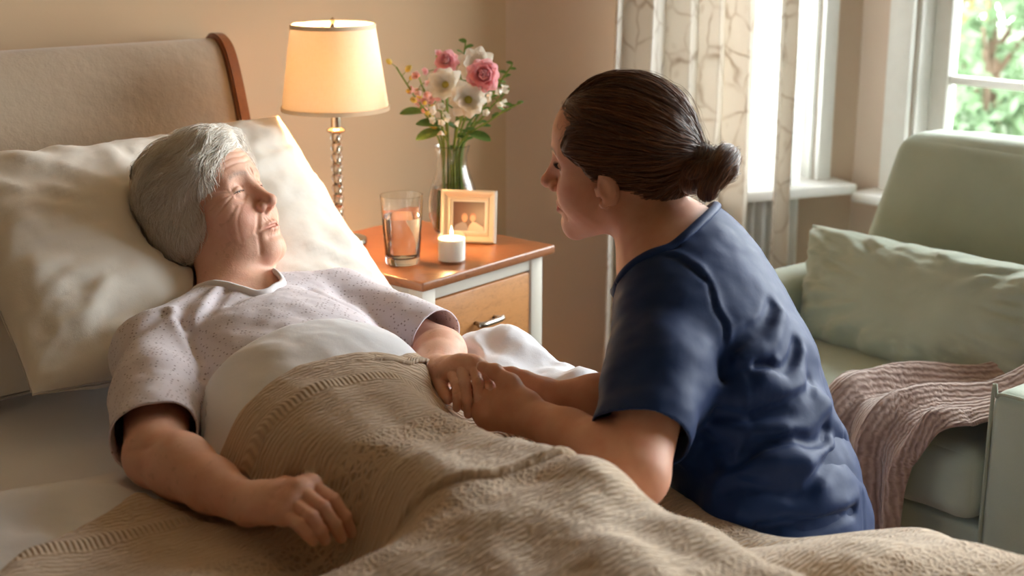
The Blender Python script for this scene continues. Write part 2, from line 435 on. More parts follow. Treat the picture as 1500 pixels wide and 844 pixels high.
def window(name, P0, d, n, hole, cols, rows, cas=.065, sill_over=.05, sill_mat=None):
    t0, t1, z0, z1 = hole; M = MX([d, n, V(0, 0, 1)], P0); root = thing(name, P0+d*(t0+t1)/2+V(0, 0, z0), None, None); tag(root, kind='structure')
    bm = bmesh.new()
    # casing on the room face
    bm_box(bm, (cas, .022, z1-z0+cas), M, .004, c=(t0-cas/2, -.011, (z0+z1+cas)/2)); bm_box(bm, (cas, .022, z1-z0+cas), M, .004, c=(t1+cas/2, -.011, (z0+z1+cas)/2))
    bm_box(bm, (t1-t0+2*cas, .022, cas), M, .004, c=((t0+t1)/2, -.011, z1+cas/2))
    smooth_angle(bobj('window_casing', bm, M_TRIM, root))
    bm = bmesh.new()
    for tt in (t0, t1): bm_box(bm, (.012, .15, z1-z0), M, .002, c=(tt+(.006 if tt == t0 else -.006), .077, (z0+z1)/2))
    bm_box(bm, (t1-t0, .15, .012), M, .002, c=((t0+t1)/2, .077, z1-.006)); bobj('reveal_lining', bm, M_TRIM, root)
    bm = bmesh.new(); s = .05; y = .085
    for tt in (t0+.012+s/2, t1-.012-s/2): bm_box(bm, (s, .045, z1-z0-.014), M, .004, c=(tt, y, (z0+z1)/2))
    for zz in (z0+s/2+.004, z1-.012-s/2): bm_box(bm, (t1-t0-.03, .045, s), M, .004, c=((t0+t1)/2, y, zz))
    smooth_angle(bobj('sash', bm, M_TRIM, root))
    bm = bmesh.new()
    for c in cols: bm_box(bm, (.022, .032, z1-z0-.08), M, .004, c=(c, y, (z0+z1)/2))
    for zz in rows: bm_box(bm, (t1-t0-.1, .03, .022), M, .004, c=((t0+t1)/2, y, zz))
    smooth_angle(bobj('glazing_bars', bm, M_TRIM, root))
    bm = bmesh.new(); bm_box(bm, (t1-t0-.09, .004, z1-z0-.09), M, 0, c=((t0+t1)/2, y+.004, (z0+z1)/2)); bobj('window_pane', bm, M_PANE, root)
    bm = bmesh.new(); bm_box(bm, (t1-t0+2*cas+2*sill_over*.6, .21, .028), M, .006, c=((t0+t1)/2, -.0, z0-.013)); smooth_angle(bobj('window_sill', bm, M_TRIM, root))
    return root
window('window_1', C1, d2, n2_, H1, [.64], [1.0, 1.37, 1.74], cas=.042)
window('window_2', C2, d3, n3_, H2, [.70, 1.15, 1.60, 2.05], [.895, 1.21, 1.53, 1.84], cas=.07)
# ---------------------------------------------------------------- curtains in front of the bay window
def curtain_mat(name, base, pat, trans, motif=True):
    m = NT(name); tc = m.n('ShaderNodeTexCoord'); mp = m.n('ShaderNodeMapping'); m.l(tc.outputs['UV'], mp.inputs[0])
    uv = mp.outputs[0]; n = m.noise(uv, 14, 3)
    if motif:
        sc = m.n('ShaderNodeMapping'); sc.inputs['Scale'].default_value = (1, .62, 1); m.l(uv, sc.inputs[0])
        wob = m.n('ShaderNodeVectorMath', operation='ADD'); nz = m.n('ShaderNodeTexNoise'); nz.inputs['Scale'].default_value = 9; m.l(uv, nz.inputs['Vector'])
        sca = m.n('ShaderNodeVectorMath', operation='SCALE'); sca.inputs[3].default_value = .06; m.l(nz.outputs['Color'], sca.inputs[0]); m.l(sc.outputs[0], wob.inputs[0]); m.l(sca.outputs[0], wob.inputs[1])
        vo = m.n('ShaderNodeTexVoronoi', feature='DISTANCE_TO_EDGE'); vo.inputs['Scale'].default_value = 17; m.l(wob.outputs[0], vo.inputs['Vector'])
        vine = m.ramp(vo.outputs['Distance'], [(.015, 1.0), (.06, 0.0)])
        v2 = m.n('ShaderNodeTexVoronoi'); v2.inputs['Scale'].default_value = 26; m.l(wob.outputs[0], v2.inputs['Vector']); bud = m.ramp(v2.outputs['Distance'], [(.13, 1.0), (.24, 0.0)])
        f = m.math('MINIMUM', m.math('ADD', m.math('MULTIPLY', vine, .8), m.math('MULTIPLY', bud, .35)), 1.0)
        col = m.mix(base, pat, m.math('MULTIPLY', f, m.ramp(m.noise(uv, 13, 2), [(.38, .12), (.62, .75)])))
    else: col = m.mix(base, pat, n)
    wv = m.noise(uv, 700, 2)
    p = m.bsdf(col, .85, m.bump(wv, .15, .001), **{'Sheen Weight': .2})
    t = m.n('ShaderNodeBsdfTranslucent'); m.l(col, t.inputs[0]); x = m.n('ShaderNodeMixShader'); x.inputs[0].default_value = trans
    m.l(p.outputs[0], x.inputs[1]); m.l(t.outputs[0], x.inputs[2])
    if not motif:
        tr = m.n('ShaderNodeBsdfTransparent'); y = m.n('ShaderNodeMixShader'); y.inputs[0].default_value = .10
        m.l(x.outputs[0], y.inputs[1]); m.l(tr.outputs[0], y.inputs[2]); m.l(y.outputs[0], m.out.inputs['Surface'])
    else: m.l(x.outputs[0], m.out.inputs['Surface'])
    return m.m
M_CURT = curtain_mat('vine_print_linen', srgb(240, 234, 226), srgb(176, 156, 134), .40); M_SHEER = curtain_mat('sheer_voile', srgb(250, 250, 248), srgb(242, 243, 242), .6, False)
def curtain(name, t0, t1, off, amp, nf, mat, label, seed, z0=.012, z1=2.16, group=None, flare=.0):
    nu = int(nf*22)+1; nv = 60; s = np.linspace(0, 1, nu)[:, None]; v = np.linspace(0, 1, nv)[None]
    s, v = np.broadcast_arrays(s, v)
    ph = s*nf*2*np.pi + .9*np.sin(5*s*nf/3+seed)+.35*n2(s*3, v*1.5, 1, 2, seed)
    ax_ = amp*(.75+.25*np.sin(s*7+seed))*(.8+.35*v)
    wav = ax_*(np.sin(ph)+.22*np.sin(2*ph+1))
    tt = t0+(t1-t0)*s+.35*amp*np.sin(2*ph)*.5+flare*v*(s-.8)+.004*n2(s*6, v*4, 1, 2, seed+3)
    P = C1+tt[..., None]*d2-(off+wav)[..., None]*n2_+(z1+(z0-z1)*v)[..., None]*V(0, 0, 1)
    seg = np.concatenate([[0], np.cumsum(np.linalg.norm(np.diff(P[:, nv//2], axis=0), axis=1))])
    uv = np.stack([np.broadcast_to(seg[:, None], s.shape), P[..., 2]], -1).reshape(-1, 2)
    o = mobj(name, P.reshape(-1, 3), grid_faces(nu, nv), mat, None, True, origin=C1+(t0+t1)/2*d2-off*n2_)
    add_uv(o, uv); md = o.modifiers.new('thick', 'SOLIDIFY'); md.thickness = .0015
    return tag(o, label, 'curtain', group)
curtain('curtain', .228, .61, .135, .042, 4.6, M_CURT, 'wide cream linen curtain with brown vine print behind the carer', 1.0, flare=.06)
curtain('curtain', .655, .712, .155, .022, 1.6, M_CURT, 'narrow vine-print curtain strip hanging in front of the sheer white voile', 2.2)
curtain('sheer_curtain', .59, .80, .068, .016, 6.5, M_SHEER, 'sheer white voile curtain glowing with daylight beside the printed curtain', 3.1)
rod = thing('curtain_rod', C1+.59*d2-.11*n2_+V(0, 0, 2.18), 'slim dark metal curtain rod above the bay window curtains', 'curtain rod')
M_IRON = simple_mat('dark_iron', srgb(60, 52, 46), .4, **{'Metallic': .8})
pts = [C1+t*d2-.115*n2_+V(0, 0, 2.175) for t in np.linspace(.16, .95, 12)]
mobj('pole', *tube_data(pts, .011, 12), M_IRON, rod)
for e in (pts[0], pts[-1]): lathe('finial', [(0, -.02), (.012, -.016), (.02, 0), (.012, .016), (0, .02)], e, M_IRON, rod, 16)
for t in (.24, .92): mobj('bracket', *tube_data([C1+t*d2-.115*n2_+V(0, 0, 2.175), C1+t*d2-.05*n2_+V(0, 0, 2.19), C1+t*d2-.001*n2_+V(0, 0, 2.2)], .007, 8), M_IRON, rod)
# ---------------------------------------------------------------- the garden outside the windows
g = n3_; M_LAWN = cloth_mat('lawn_grass', srgb(54, 70, 38), 60, .6, .15, .95, .1, srgb(64, 78, 44))
o = panel('garden_ground', [C2+g*.3-W3D*9, C2+g*.3+W3D*9, C2+g*16+W3D*14, C2+g*16-W3D*14], -.35, .05, M_LAWN)
def leaf_mat(name, a, b):
    m = NT(name); o = m.co('Object'); f = m.noise(o, 9, 2); c = m.mix(a, b, f); p = m.bsdf(c, .5)
    t = m.n('ShaderNodeBsdfTranslucent'); m.l(c, t.inputs[0]); x = m.n('ShaderNodeMixShader'); x.inputs[0].default_value = .4; m.l(p.outputs[0], x.inputs[1]); m.l(t.outputs[0], x.inputs[2]); m.l(x.outputs[0], m.out.inputs['Surface']); return m.m
M_BARK = wood_mat('tree_bark', srgb(96, 78, 62), srgb(62, 50, 40), .9, (6, 6, 1))
def tree(name, base, ht, cr, nleaf, mat, label, cat, seed, leaf=.11, low=.35):
    r = np.random.default_rng(seed); root = thing(name, base, label, cat, 'garden trees and shrubs outside the window')
    trunk = [base, base+V(.03, .02, ht*.3), base+V(-.02, .03, ht*.62)]; parts = [tube_data(catmull(trunk, 8), np.linspace(cr*.09+.02, .02, 8), 8)]
    for k in range(6):
        a = r.uniform(0, 6.28); s0 = base+V(0, 0, ht*r.uniform(.2, .5)); e = s0+V(math.cos(a)*cr*.7, math.sin(a)*cr*.7, ht*.25); parts.append(tube_data(catmull([s0, (s0+e)/2+V(0, 0, .05), e], 6), np.linspace(.02, .008, 6), 5))
    mobj('trunk', *join(*parts), M_BARK, root)
    blobs = [(base+V(r.normal(0, cr*.45), r.normal(0, cr*.45), ht*r.uniform(low, .95)), cr*r.uniform(.3, .55)) for _ in range(16)]
    c = np.empty((nleaf, 3))
    for i in range(nleaf):
        b, q = blobs[r.integers(16)]; v = _nrm(r.normal(size=3)); c[i] = b+v*q*r.uniform(.55, 1.0)
    c[:, 2] = np.maximum(c[:, 2], base[2]+.05)
    t = r.normal(size=(nleaf, 3)); t /= np.linalg.norm(t, axis=1, keepdims=True); b = np.cross(t, r.normal(size=(nleaf, 3))); b /= np.linalg.norm(b, axis=1, keepdims=True); nn = np.cross(t, b)
    sz = (leaf*r.uniform(.6, 1.2, nleaf))[:, None]
    P = np.stack([c-t*sz, c+b*sz*.38+nn*sz*.12, c+t*sz, c-b*sz*.38+nn*sz*.12], 1).reshape(-1, 3)
    mobj('foliage', P, np.arange(nleaf*4).reshape(-1, 4), mat, root, False); return root
L1 = leaf_mat('yellow_green_leaf', srgb(168, 174, 128), srgb(134, 150, 104)); L2 = leaf_mat('mid_green_leaf', srgb(124, 146, 112), srgb(104, 130, 96)); L3 = leaf_mat('golden_leaf', srgb(190, 164, 116), srgb(172, 156, 108))
gp = lambda x, y, z=-.3: V(x, y, z)
tree('garden_shrub', gp(2.55, 7.6), 1.9, .56, 1500, L2, 'dark green shrub in the garden at the edge of the lower window pane', 'shrub', 6, .07, .2)
tree('garden_shrub', gp(4.0, 7.9), 2.3, .75, 1800, L1, 'yellow-green shrub in the garden behind the armchair back', 'shrub', 7, .08, .2)
tree('garden_shrub', gp(3.05, 9.9), 2.6, .80, 1800, L3, 'golden-leaved shrub standing farther back in the garden', 'shrub', 8, .08, .15)
tree('garden_tree', gp(1.55, 11.2), 4.4, 1.15, 2600, L2, 'mid green leafy tree in the garden beyond the dark green shrub', 'tree', 3, .11, .1)
tree('garden_tree', gp(4.85, 11.6), 4.6, 1.25, 2800, L1, 'yellow-green leafy tree in the garden beyond the golden shrub', 'tree', 4, .11, .1)
tree('garden_tree', gp(3.3, 14.2), 5.0, 1.35, 2600, L2, 'tallest leafy tree at the far end of the garden', 'tree', 5, .13, .05)
M_GCH = simple_mat('weathered_blue_grey_paint', srgb(120, 130, 134), .6)
gcb = V(3.08, 6.35, -.3); gch = thing('garden_chair', gcb, 'pale blue-grey garden chair with a rounded back just outside the window', 'garden chair')
gx = _nrm(V(.95, -.3, 0)); gy = V(-gx[1], gx[0], 0); gz = V(0, 0, 1); gq = lambda x, y, z: gcb+gx*x+gy*y+gz*z
def plate(name, pts, th, n):
    bm = bmesh.new(); a_ = [bm.verts.new(tuple(p)) for p in pts]; b_ = [bm.verts.new(tuple(p+n*th)) for p in pts]; k = len(pts); bm.faces.new(a_); bm.faces.new(b_[::-1])
    for i in range(k): bm.faces.new([a_[i], a_[(i+1) % k], b_[(i+1) % k], b_[i]])
    return bobj(name, bm, M_GCH, gch)
plate('backrest', [gq(.27*math.cos(t)*(1 if abs(math.cos(t)) > .2 else 1), -.25-.04*math.sin(t), .62+.30*math.sin(t)) for t in np.linspace(0, math.pi, 25)]+[gq(-.25, -.22, .45), gq(.25, -.22, .45)], .025, -gy)
plate('seat', [gq(x, y, .42) for x, y in ((-.26, -.25), (.26, -.25), (.29, .25), (-.29, .25))], .03, gz)
for x in (-.23, .23):
    for y in (-.21, .21): mobj('leg', *tube_data([gq(x*1.08, y*1.05, .005), gq(x, y, .42)], .02, 8), M_GCH, gch)
# ================================================================ how high the lying body stands under the covers
_bsd = SDF(); _Z = V(0, 0, 1)
_bsd.chain([bw(.62, .315, .672), bw(.70, .332, .664), bw(.88, .370, .652), bw(1.07, .425, .644)], [.125, .158, .146, .146], .05, fl=(_Z, .52))
for _q in (.375, .480): _bsd.chain([bw(1.08, _q, .644), bw(1.46, _q-.02, .640), bw(1.62, _q-.03, .634), bw(1.86, _q-.05, .622), bw(1.91, _q-.05, .668)], [.066, .054, .052, .042, .034], .03)
_v, _f = _bsd.mesh(.008); _d = _v-R0; _ai = ((_d@AX)/.01).astype(int); _bi = ((-(_d@BX)+.3)/.01).astype(int)
HB = np.full((230, 190), .55)
_ok = (_ai >= 0) & (_ai < 230) & (_bi >= 0) & (_bi < 190); np.maximum.at(HB, (_ai[_ok], _bi[_ok]), _v[_ok, 2])
def _blur(M, s):
    k = np.exp(-.5*(np.arange(-3*s, 3*s+1)/s)**2); k /= k.sum(); P = np.pad(M, 3*s, mode='edge')
    P = np.apply_along_axis(lambda r: np.convolve(r, k, 'valid'), 0, P); return np.apply_along_axis(lambda r: np.convolve(r, k, 'valid'), 1, P)
def cover_map(base, clear):
    """A cloth laid over the body: it rests on the high places and spans the gaps."""
    B_ = np.maximum(HB+clear, base); H = B_.copy()
    Cz = B_.copy()
    for _k in range(1, 10): Cz = np.maximum(Cz, np.maximum(np.roll(B_, _k, 1), np.roll(B_, -_k, 1)))
    Ez = Cz.copy()
    for _k in range(1, 10): Ez = np.minimum(Ez, np.minimum(np.roll(Cz, _k, 1), np.roll(Cz, -_k, 1)))
    w_ = sstep(105, 118, np.arange(230))[:, None]; B_ = B_*(1-w_)+np.maximum(B_, Ez-.012)*w_
    T_ = B_.copy()
    for _k in range(1, 40): T_[:, _k:] = np.maximum(T_[:, _k:], B_[:, :-_k]-.0024*_k)
    w2 = sstep(128, 142, np.arange(230))[:, None]; B_ = B_*(1-w2)+np.maximum(T_, base)*w2
    D = np.maximum(B_, _blur(B_, 3)); return np.maximum(_blur(D, 1), _blur(B_, 1))
def bilin(M, a, b):
    x = np.clip(np.asarray(a)/.01, 0, 228.999); y = np.clip((np.asarray(b)+.3)/.01, 0, 188.999); i = x.astype(int); j = y.astype(int); u = x-i; v = y-j
    return (M[i, j]*(1-u)+M[i+1, j]*u)*(1-v)+(M[i, j+1]*(1-u)+M[i+1, j+1]*u)*v
# ================================================================ the bed and everything soft on it
BW_ = 1.15; ZM = .550                                          # mattress width and top height
bed = thing('bed', bw(1.0, BW_/2, 0), 'upholstered bed with curved beige fabric headboard trimmed in reddish wood', 'bed')
M_UPH = cloth_mat('headboard_fabric', srgb(190, 172, 150), 260, .7, .05, .9, .3, srgb(177, 159, 138))
M_CHERRY = wood_mat('cherry_wood', srgb(132, 74, 40), srgb(92, 46, 24), .3, (20, 20, 3), coat=.4)
M_TICK = cloth_mat('mattress_ticking', srgb(232, 230, 226), 600, .3)
prof = catmull([(-.135, 1.05), (-.112, 1.072), (-.075, 1.068), (-.045, 1.035), (-.012, .95), (.012, .86), (.022, .74), (.022, .5), (.022, .28)], 40)
bk = catmull([(-.15, 1.03), (-.13, .98), (-.075, .9), (-.05, .75), (-.045, .5), (-.045, .28)], 20)[::-1]
loop = np.concatenate([prof, bk]); nb_ = 24; bs_ = np.linspace(.012, BW_-.012, nb_)
P = np.stack([bw(loop[:, 0], np.full(len(loop), b), loop[:, 1]) for b in bs_])
vs_ = P.reshape(-1, 3); fs_ = [tuple(f) for f in grid_faces(nb_, len(loop), wrap_v=True)]
k = len(loop); fs_ += [tuple(range(k)), tuple((nb_-1)*k+j for j in range(k))[::-1]]
o = mobj('headboard', vs_, fs_, M_UPH, bed); smooth_angle(o, 40)
for b0, b1 in ((-.016, .010), (BW_-.010, BW_+.016)):
    c = V(-.05, .6); lp = []
    for i, p in enumerate(loop): lp.append(p)
    lp = np.array(lp); off = np.zeros_like(lp); tg = np.gradient(lp, axis=0); off = np.stack([tg[:, 1], -tg[:, 0]], 1); off /= np.linalg.norm(off, axis=1, keepdims=True)+1e-9
    lp = lp - off*.010; bm = bmesh.new()
    rings = [[bm.verts.new(tuple(bw(p[0], b, p[1]))) for p in lp] for b in (b0, b1)]
    bm.faces.new(rings[0]); bm.faces.new(rings[1][::-1])
    for i in range(k): bm.faces.new([rings[0][i], rings[0][(i+1) % k], rings[1][(i+1) % k], rings[1][i]])
    bmesh.ops.recalc_face_normals(bm, faces=bm.faces); bmesh.ops.bevel(bm, geom=[e for e in bm.edges if e.calc_face_angle(0) > .8], offset=.004, segments=2, affect='EDGES')
    o = bobj('side_trim', bm, M_CHERRY, bed); smooth_angle(o, 40)
MB = MX([AX, -BX, V(0, 0, 1)], R0)
box_obj('bed_base', (2.0, BW_-.09, .17), MB, M_UPH, bed, .015, c=(1.03, BW_/2+.03, .215))
box_obj('mattress', (2.0, BW_-.06, .25), MB, M_TICK, bed, .10, c=(1.035, BW_/2+.03, ZM-.139), seg=5)
for a in (.06, 1.98):
    for b in (.06, BW_-.06):
        lathe('leg', [(0, 0), (.022, 0), (.03, .15), (0, .15)], bw(a, b, 0), M_CHERRY, bed, 16)
# ---- heights of what lies under the covers
_CM = {}
def body_h(a, b, base):
    if base not in _CM: _CM[base] = cover_map(base, .006+(base-.598))
    return bilin(_CM[base], a, b)-base
BUMPS = []          # (a, b, sa, sb, height): local rises and hollows of the covers
def cov_h(a, b, base, gain=1.0):
    h = base+body_h(a, b, base)
    for (pa, pb, sa, sb, hh, rot) in BUMPS:
        da, db = a-pa, b-pb; c, s = math.cos(rot), math.sin(rot); x = da*c+db*s; y = -da*s+db*c
        h = h+gain*hh*np.exp(-(x/sa)**2-(y/sb)**2)
    return h
BUMPS += [(1.46, .33, .16, .08, .012, .35),           # bent knee that lifts the blanket
          (1.36, .13, .13, .06, -.012, 0),             # hollow under the carer's elbow
          (1.40, .01, .19, .14, -.075, 0), (1.63, .08, .10, .10, .012, 0), (1.29, .565, .08, .06, -.034, 0),             # pressed down where the carer leans in
          (1.66, .10, .13, .12, .006, .2), (1.15, .26, .13, .075, -.044, 0), (1.31, .24, .16, .07, -.036, 0), (1.55, .42, .10, .05, .012, .5), (1.30, .80, .16, .06, .012, .6), (1.12, .88, .10, .04, .014, .9),
          (.84, -.02, .10, .11, .045, .2), (.77, .06, .08, .10, .030, 0), (1.00, -.05, .10, .08, .026, 0), (1.02, .0, .09, .09, .012, 0),   # puffed duvet by the nightstand
          (.895, .78, .055, .14, .034, .2), (.87, .98, .055, .14, .030, -.3)]
def sheet_surface(name, mat, base, a0f, a1, s0, s1, r, over, da=.006, ds=.006, roll=.014, th=.012, noise=.004, seed=0.0, parent=None, extra=None, sol=.004, under=None):
    """Cloth laid over the bed: rows along the bed (a), columns across (s); hangs over the sides."""
    S = np.arange(s0, s1+1e-6, ds); ns = len(S)
    arc = r*np.pi/2; lo = -over; hi = BW_+over
    bb = np.where(S < lo, lo-np.where(lo-S < arc, r*np.sin(np.clip((lo-S)/r, 0, np.pi/2)), r), np.where(S > hi, hi+np.where(S-hi < arc, r*np.sin(np.clip((S-hi)/r, 0, np.pi/2)), r), S))
    e = np.maximum(lo-S, S-hi); dz = np.where(e <= 0, 0, np.where(e < arc, r*(1-np.cos(np.clip(e/r, 0, np.pi/2))), r+e-arc))
    a0 = a0f(S); rows = int((a1-a0.min())/da); t = np.linspace(0, 1, rows)
    Aa = a0[None]+(a1-a0)[None]*t[:, None]; Bb = np.broadcast_to(bb[None], Aa.shape)
    H = cov_h(Aa, np.clip(Bb, -.1, BW_+.1), base)
    if under is not None: H = H-under*sstep(.02, .06, Aa-blanket_edge(S)[None])
    hang = 1-sstep(0, .12, dz)[None]
    H = base+(H-base)*hang - dz[None]
    H = H+.003*n2(Aa, S[None], 7, 4, 6.0)*2+noise*.8*n2(Aa*.6+S[None]*.9, S[None]*.35-Aa*.2, 16, 2, seed+3)*(1 if under is None else 1-sstep(.0, .05, Aa-blanket_edge(S)[None]))
    Bb = Bb-np.sign(S-BW_/2)[None]*(1-hang)*.012*np.sin(Aa*24+1.0+2*np.sin(Aa*9))
    tuck = .14*sstep(1.08, 1.22, Aa)*(1-sstep(1.43, 1.60, Aa)); Bb = Bb+tuck*(1-sstep(-.04, .22, S))[None]
    if extra is not None: H = H+extra(Aa, Bb)
    H = np.where(dz[None] < .004, np.maximum(H, ZM+(.009 if under is not None else .018)-.1*(1-np.cos(np.clip((.150-Bb)/.1, 0, 1.0)))), H)
    # rolled leading edge
    d = Aa-a0[None]; q = np.clip(d/roll, 0, 1); H = H-th*(1-np.sqrt(np.clip(1-(1-q)**2, 0, 1)))
    # foot end hangs down as well
    FE = 2.045 if under is not None else 2.07
    fe = np.maximum(Aa-FE, 0); H = H-np.maximum(fe-.02, 0)*1.0; Aa2 = np.where(fe > 0, FE+np.minimum(fe, .03)+.15*np.maximum(fe-.03, 0), Aa)
    P = bw(Aa2, Bb, H); undr = bw(Aa2[0], Bb[0], H[0]-.004)[None]; und2 = bw(Aa2[0]+.03, Bb[0], H[0]-.004)[None]
    P = np.concatenate([und2, undr, P]); uvA = np.concatenate([Aa[:1]-.03, Aa[:1], Aa]); uv = np.stack([np.broadcast_to(S[None], uvA.shape), uvA], -1).reshape(-1, 2)
    o = mobj(name, P.reshape(-1, 3), grid_faces(len(P), ns)[:, ::-1], mat, parent, True, origin=None if parent else bw(1.4, .5, base))
    add_uv(o, uv)
    if sol: md = o.modifiers.new('thick', 'SOLIDIFY'); md.thickness = sol; md.offset = -1
    return o
M_COTTON = cloth_mat('white_cotton', srgb(238, 240, 246), 700, .3, .02, .8, .25, srgb(233, 235, 241)); M_LINEN = cloth_mat('pillow_cotton', srgb(238, 233, 224), 700, .28, .02, .8, .25, srgb(234, 229, 219))
def flat(v): return lambda S: np.full(len(S), v)
# bottom sheet on the mattress
def sheet_fn():
    A_ = np.linspace(.045, 2.07, 190); S = np.linspace(-.16, BW_+.16, 170); r = .10; arc = r*np.pi/2
    i0, i1 = .06+r-.008, BW_-r+.008
    bb = np.where(S < i0, i0-np.where(i0-S < arc, r*np.sin(np.clip((i0-S)/r, 0, 1.571)), r), np.where(S > i1, i1+np.where(S-i1 < arc, r*np.sin(np.clip((S-i1)/r, 0, 1.571)), r), S))
    e = np.maximum(i0-S, S-i1); dz = np.where(e <= 0, 0, np.where(e < arc, r*(1-np.cos(np.clip(e/r, 0, 1.571))), r+e-arc))
    g, s = np.meshgrid(A_, S, indexing='ij'); z = ZM-.007-dz[None]+.0016*n2(g, s, 6, 4, 2)+.0012*n2(g*.5+s, s*.4, 14, 2, 5)
    o = mobj('fitted_sheet', bw(g, np.broadcast_to(bb[None], g.shape), z).reshape(-1, 3), grid_faces(*g.shape)[:, ::-1], M_COTTON, None, True, origin=bw(1, .5, ZM))
    return tag(o, 'white cotton fitted sheet stretched over the mattress below the pillow', 'bed sheet')
fsheet = sheet_fn()
def blanket_edge(S):
    x = np.interp(S, [-.5, -.10, -.02, .05, .11, .20, .28, .36, .45, .52, .60, .68, .80, .90, 1.0, 1.15, 1.6], [1.07, 1.07, 1.045, 1.0, .945, .93, .972, .985, .985, .995, .99, .985, 1.04, 1.10, 1.15, 1.2, 1.3])
    return x+.004*n2(S, S*0, 10, 2, 9)
def duvet_edge(S):
    x = np.interp(S, [-.5, -.1, .02, .10, .16, .24, .34, .46, .52, .58, .66, .80, .95, 1.15, 1.6], [.70, .73, .76, .80, .86, .845, .835, .84, .85, .84, .83, .80, .81, .80, .8])
    return x+.006*n2(S, S*0, 8, 2, 4)
duvet = sheet_surface('duvet', M_COTTON, .598, duvet_edge, 2.22, -.42, BW_+.42, .075, .03, .0065, .0065, .022, .022, .0035, 1.0, under=.022,
    extra=lambda a, b: .012*np.exp(-((a-.92)/.07)**2)*(1-sstep(.1, .2, np.abs(b-.33)))+.016*np.exp(-((a-.86)/.10)**2)*sstep(.08, -.06, b)*1.2*(1-sstep(1.0, 1.08, a))
    + .011*n2(a*1.2, b*.8, 13, 3, 31)*sstep(.12, .02, b)*(1-sstep(1.0, 1.08, a))+.006*np.sin(60*(a*.6+b*.8)+5*n2(a, b, 6, 2, 8))*sstep(.12, .02, b)*(1-sstep(1.0, 1.08, a))
    + .009*np.sin(16*(a*.7-b*.9)+2.0*np.sin(7*a))*sstep(.08, -.02, b)*sstep(.72, .8, a)*(1-sstep(1.0, 1.08, a)) + .008*np.sin(20*(a*.9+b*.5))*sstep(.6, .75, b)*(1-sstep(.98, 1.03, a)))
tag(duvet, 'white cotton duvet folded back across the chest under the knitted blanket', 'duvet')
def knit_mat():
    m = NT('oat_knit'); tc = m.n('ShaderNodeTexCoord'); uv = tc.outputs['UV']
    dn = m.n('ShaderNodeTexNoise'); dn.inputs['Scale'].default_value = 55; dn.inputs['Detail'].default_value = 2; m.l(uv, dn.inputs['Vector'])
    sub = m.n('ShaderNodeVectorMath', operation='SUBTRACT'); sub.inputs[1].default_value = (.5, .5, .5); m.l(dn.outputs['Color'], sub.inputs[0])
    sc = m.n('ShaderNodeVectorMath', operation='SCALE'); sc.inputs[3].default_value = .013; m.l(sub.outputs[0], sc.inputs[0])
    ad = m.n('ShaderNodeVectorMath', operation='ADD'); m.l(uv, ad.inputs[0]); m.l(sc.outputs[0], ad.inputs[1])
    mp = m.n('ShaderNodeMapping'); mp.inputs['Scale'].default_value = (.6, 1, 1); m.l(ad.outputs[0], mp.inputs[0])
    w = m.n('ShaderNodeTexWave', wave_type='BANDS', bands_direction='Y'); w.inputs['Scale'].default_value = 44; w.inputs['Distortion'].default_value = 2.6; w.inputs['Detail'].default_value = 1; w.inputs['Detail Scale'].default_value = 2.2; m.l(mp.outputs[0], w.inputs['Vector'])
    vo = m.n('ShaderNodeTexVoronoi'); vo.inputs['Scale'].default_value = 150; m.l(mp.outputs[0], vo.inputs['Vector'])
    fine = m.noise(uv, 900, 2)
    plain = m.math('ADD', m.math('MULTIPLY', w.outputs['Fac'], .75), m.math('MULTIPLY', m.math('SUBTRACT', 1.0, vo.outputs['Distance']), .35))
    # openwork bands
    sx = m.n('ShaderNodeSeparateXYZ'); m.l(uv, sx.inputs[0]); y = sx.outputs['Y']
    hole = m.n('ShaderNodeTexVoronoi', feature='DISTANCE_TO_EDGE'); hole.inputs['Scale'].default_value = 125; m.l(uv, hole.inputs['Vector'])
    net = m.ramp(hole.outputs['Distance'], [(.06, 1.0), (.28, 0.0)])
    def band(c, hw): return m.ramp(m.math('ABSOLUTE', m.math('SUBTRACT', y, c)), [(hw*.75, 1.0), (hw*1.1, 0.0)])
    bm_ = m.math('MAXIMUM', m.math('MAXIMUM', band(1.235, .032), band(1.415, .028)), band(1.72, .05))
    rib = m.n('ShaderNodeTexWave', wave_type='BANDS', bands_direction='X'); rib.inputs['Scale'].default_value = 46; rib.inputs['Distortion'].default_value = 1.5; m.l(uv, rib.inputs['Vector'])
    rb = band(1.075, .013)
    h = m.mix(m.mix(plain, net, bm_), rib.outputs['Fac'], rb)
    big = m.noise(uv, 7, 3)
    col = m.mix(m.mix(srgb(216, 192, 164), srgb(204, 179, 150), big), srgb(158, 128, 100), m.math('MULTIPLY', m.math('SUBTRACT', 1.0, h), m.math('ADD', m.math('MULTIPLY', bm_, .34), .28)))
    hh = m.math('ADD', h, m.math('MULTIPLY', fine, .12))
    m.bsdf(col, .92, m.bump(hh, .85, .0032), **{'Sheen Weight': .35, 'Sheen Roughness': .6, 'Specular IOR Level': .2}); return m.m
M_KNIT = knit_mat()
def blanket_extra(a, b):
    r = .006*np.exp(-((a-1.075)/.012)**2)+.005*np.exp(-((a-1.00-.0)/.03)**2)
    r = r+.012*np.exp(-((a-1.46-.25*(b-.3))/.05)**2)*sstep(.62, .5, b)*sstep(.1, .22, b)*.6
    r = r+.008*np.sin(19*(a*.8+b*.75)+1.5*np.sin(6*b))*sstep(1.40, 1.55, a)+.006*np.sin(26*(a-b*.35)+.5)*sstep(.62, .75, b)
    return r
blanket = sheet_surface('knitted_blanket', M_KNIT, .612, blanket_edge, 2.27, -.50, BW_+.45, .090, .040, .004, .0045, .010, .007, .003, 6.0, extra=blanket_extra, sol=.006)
tag(blanket, 'oatmeal knitted blanket with openwork bands spread over the lying person', 'blanket')
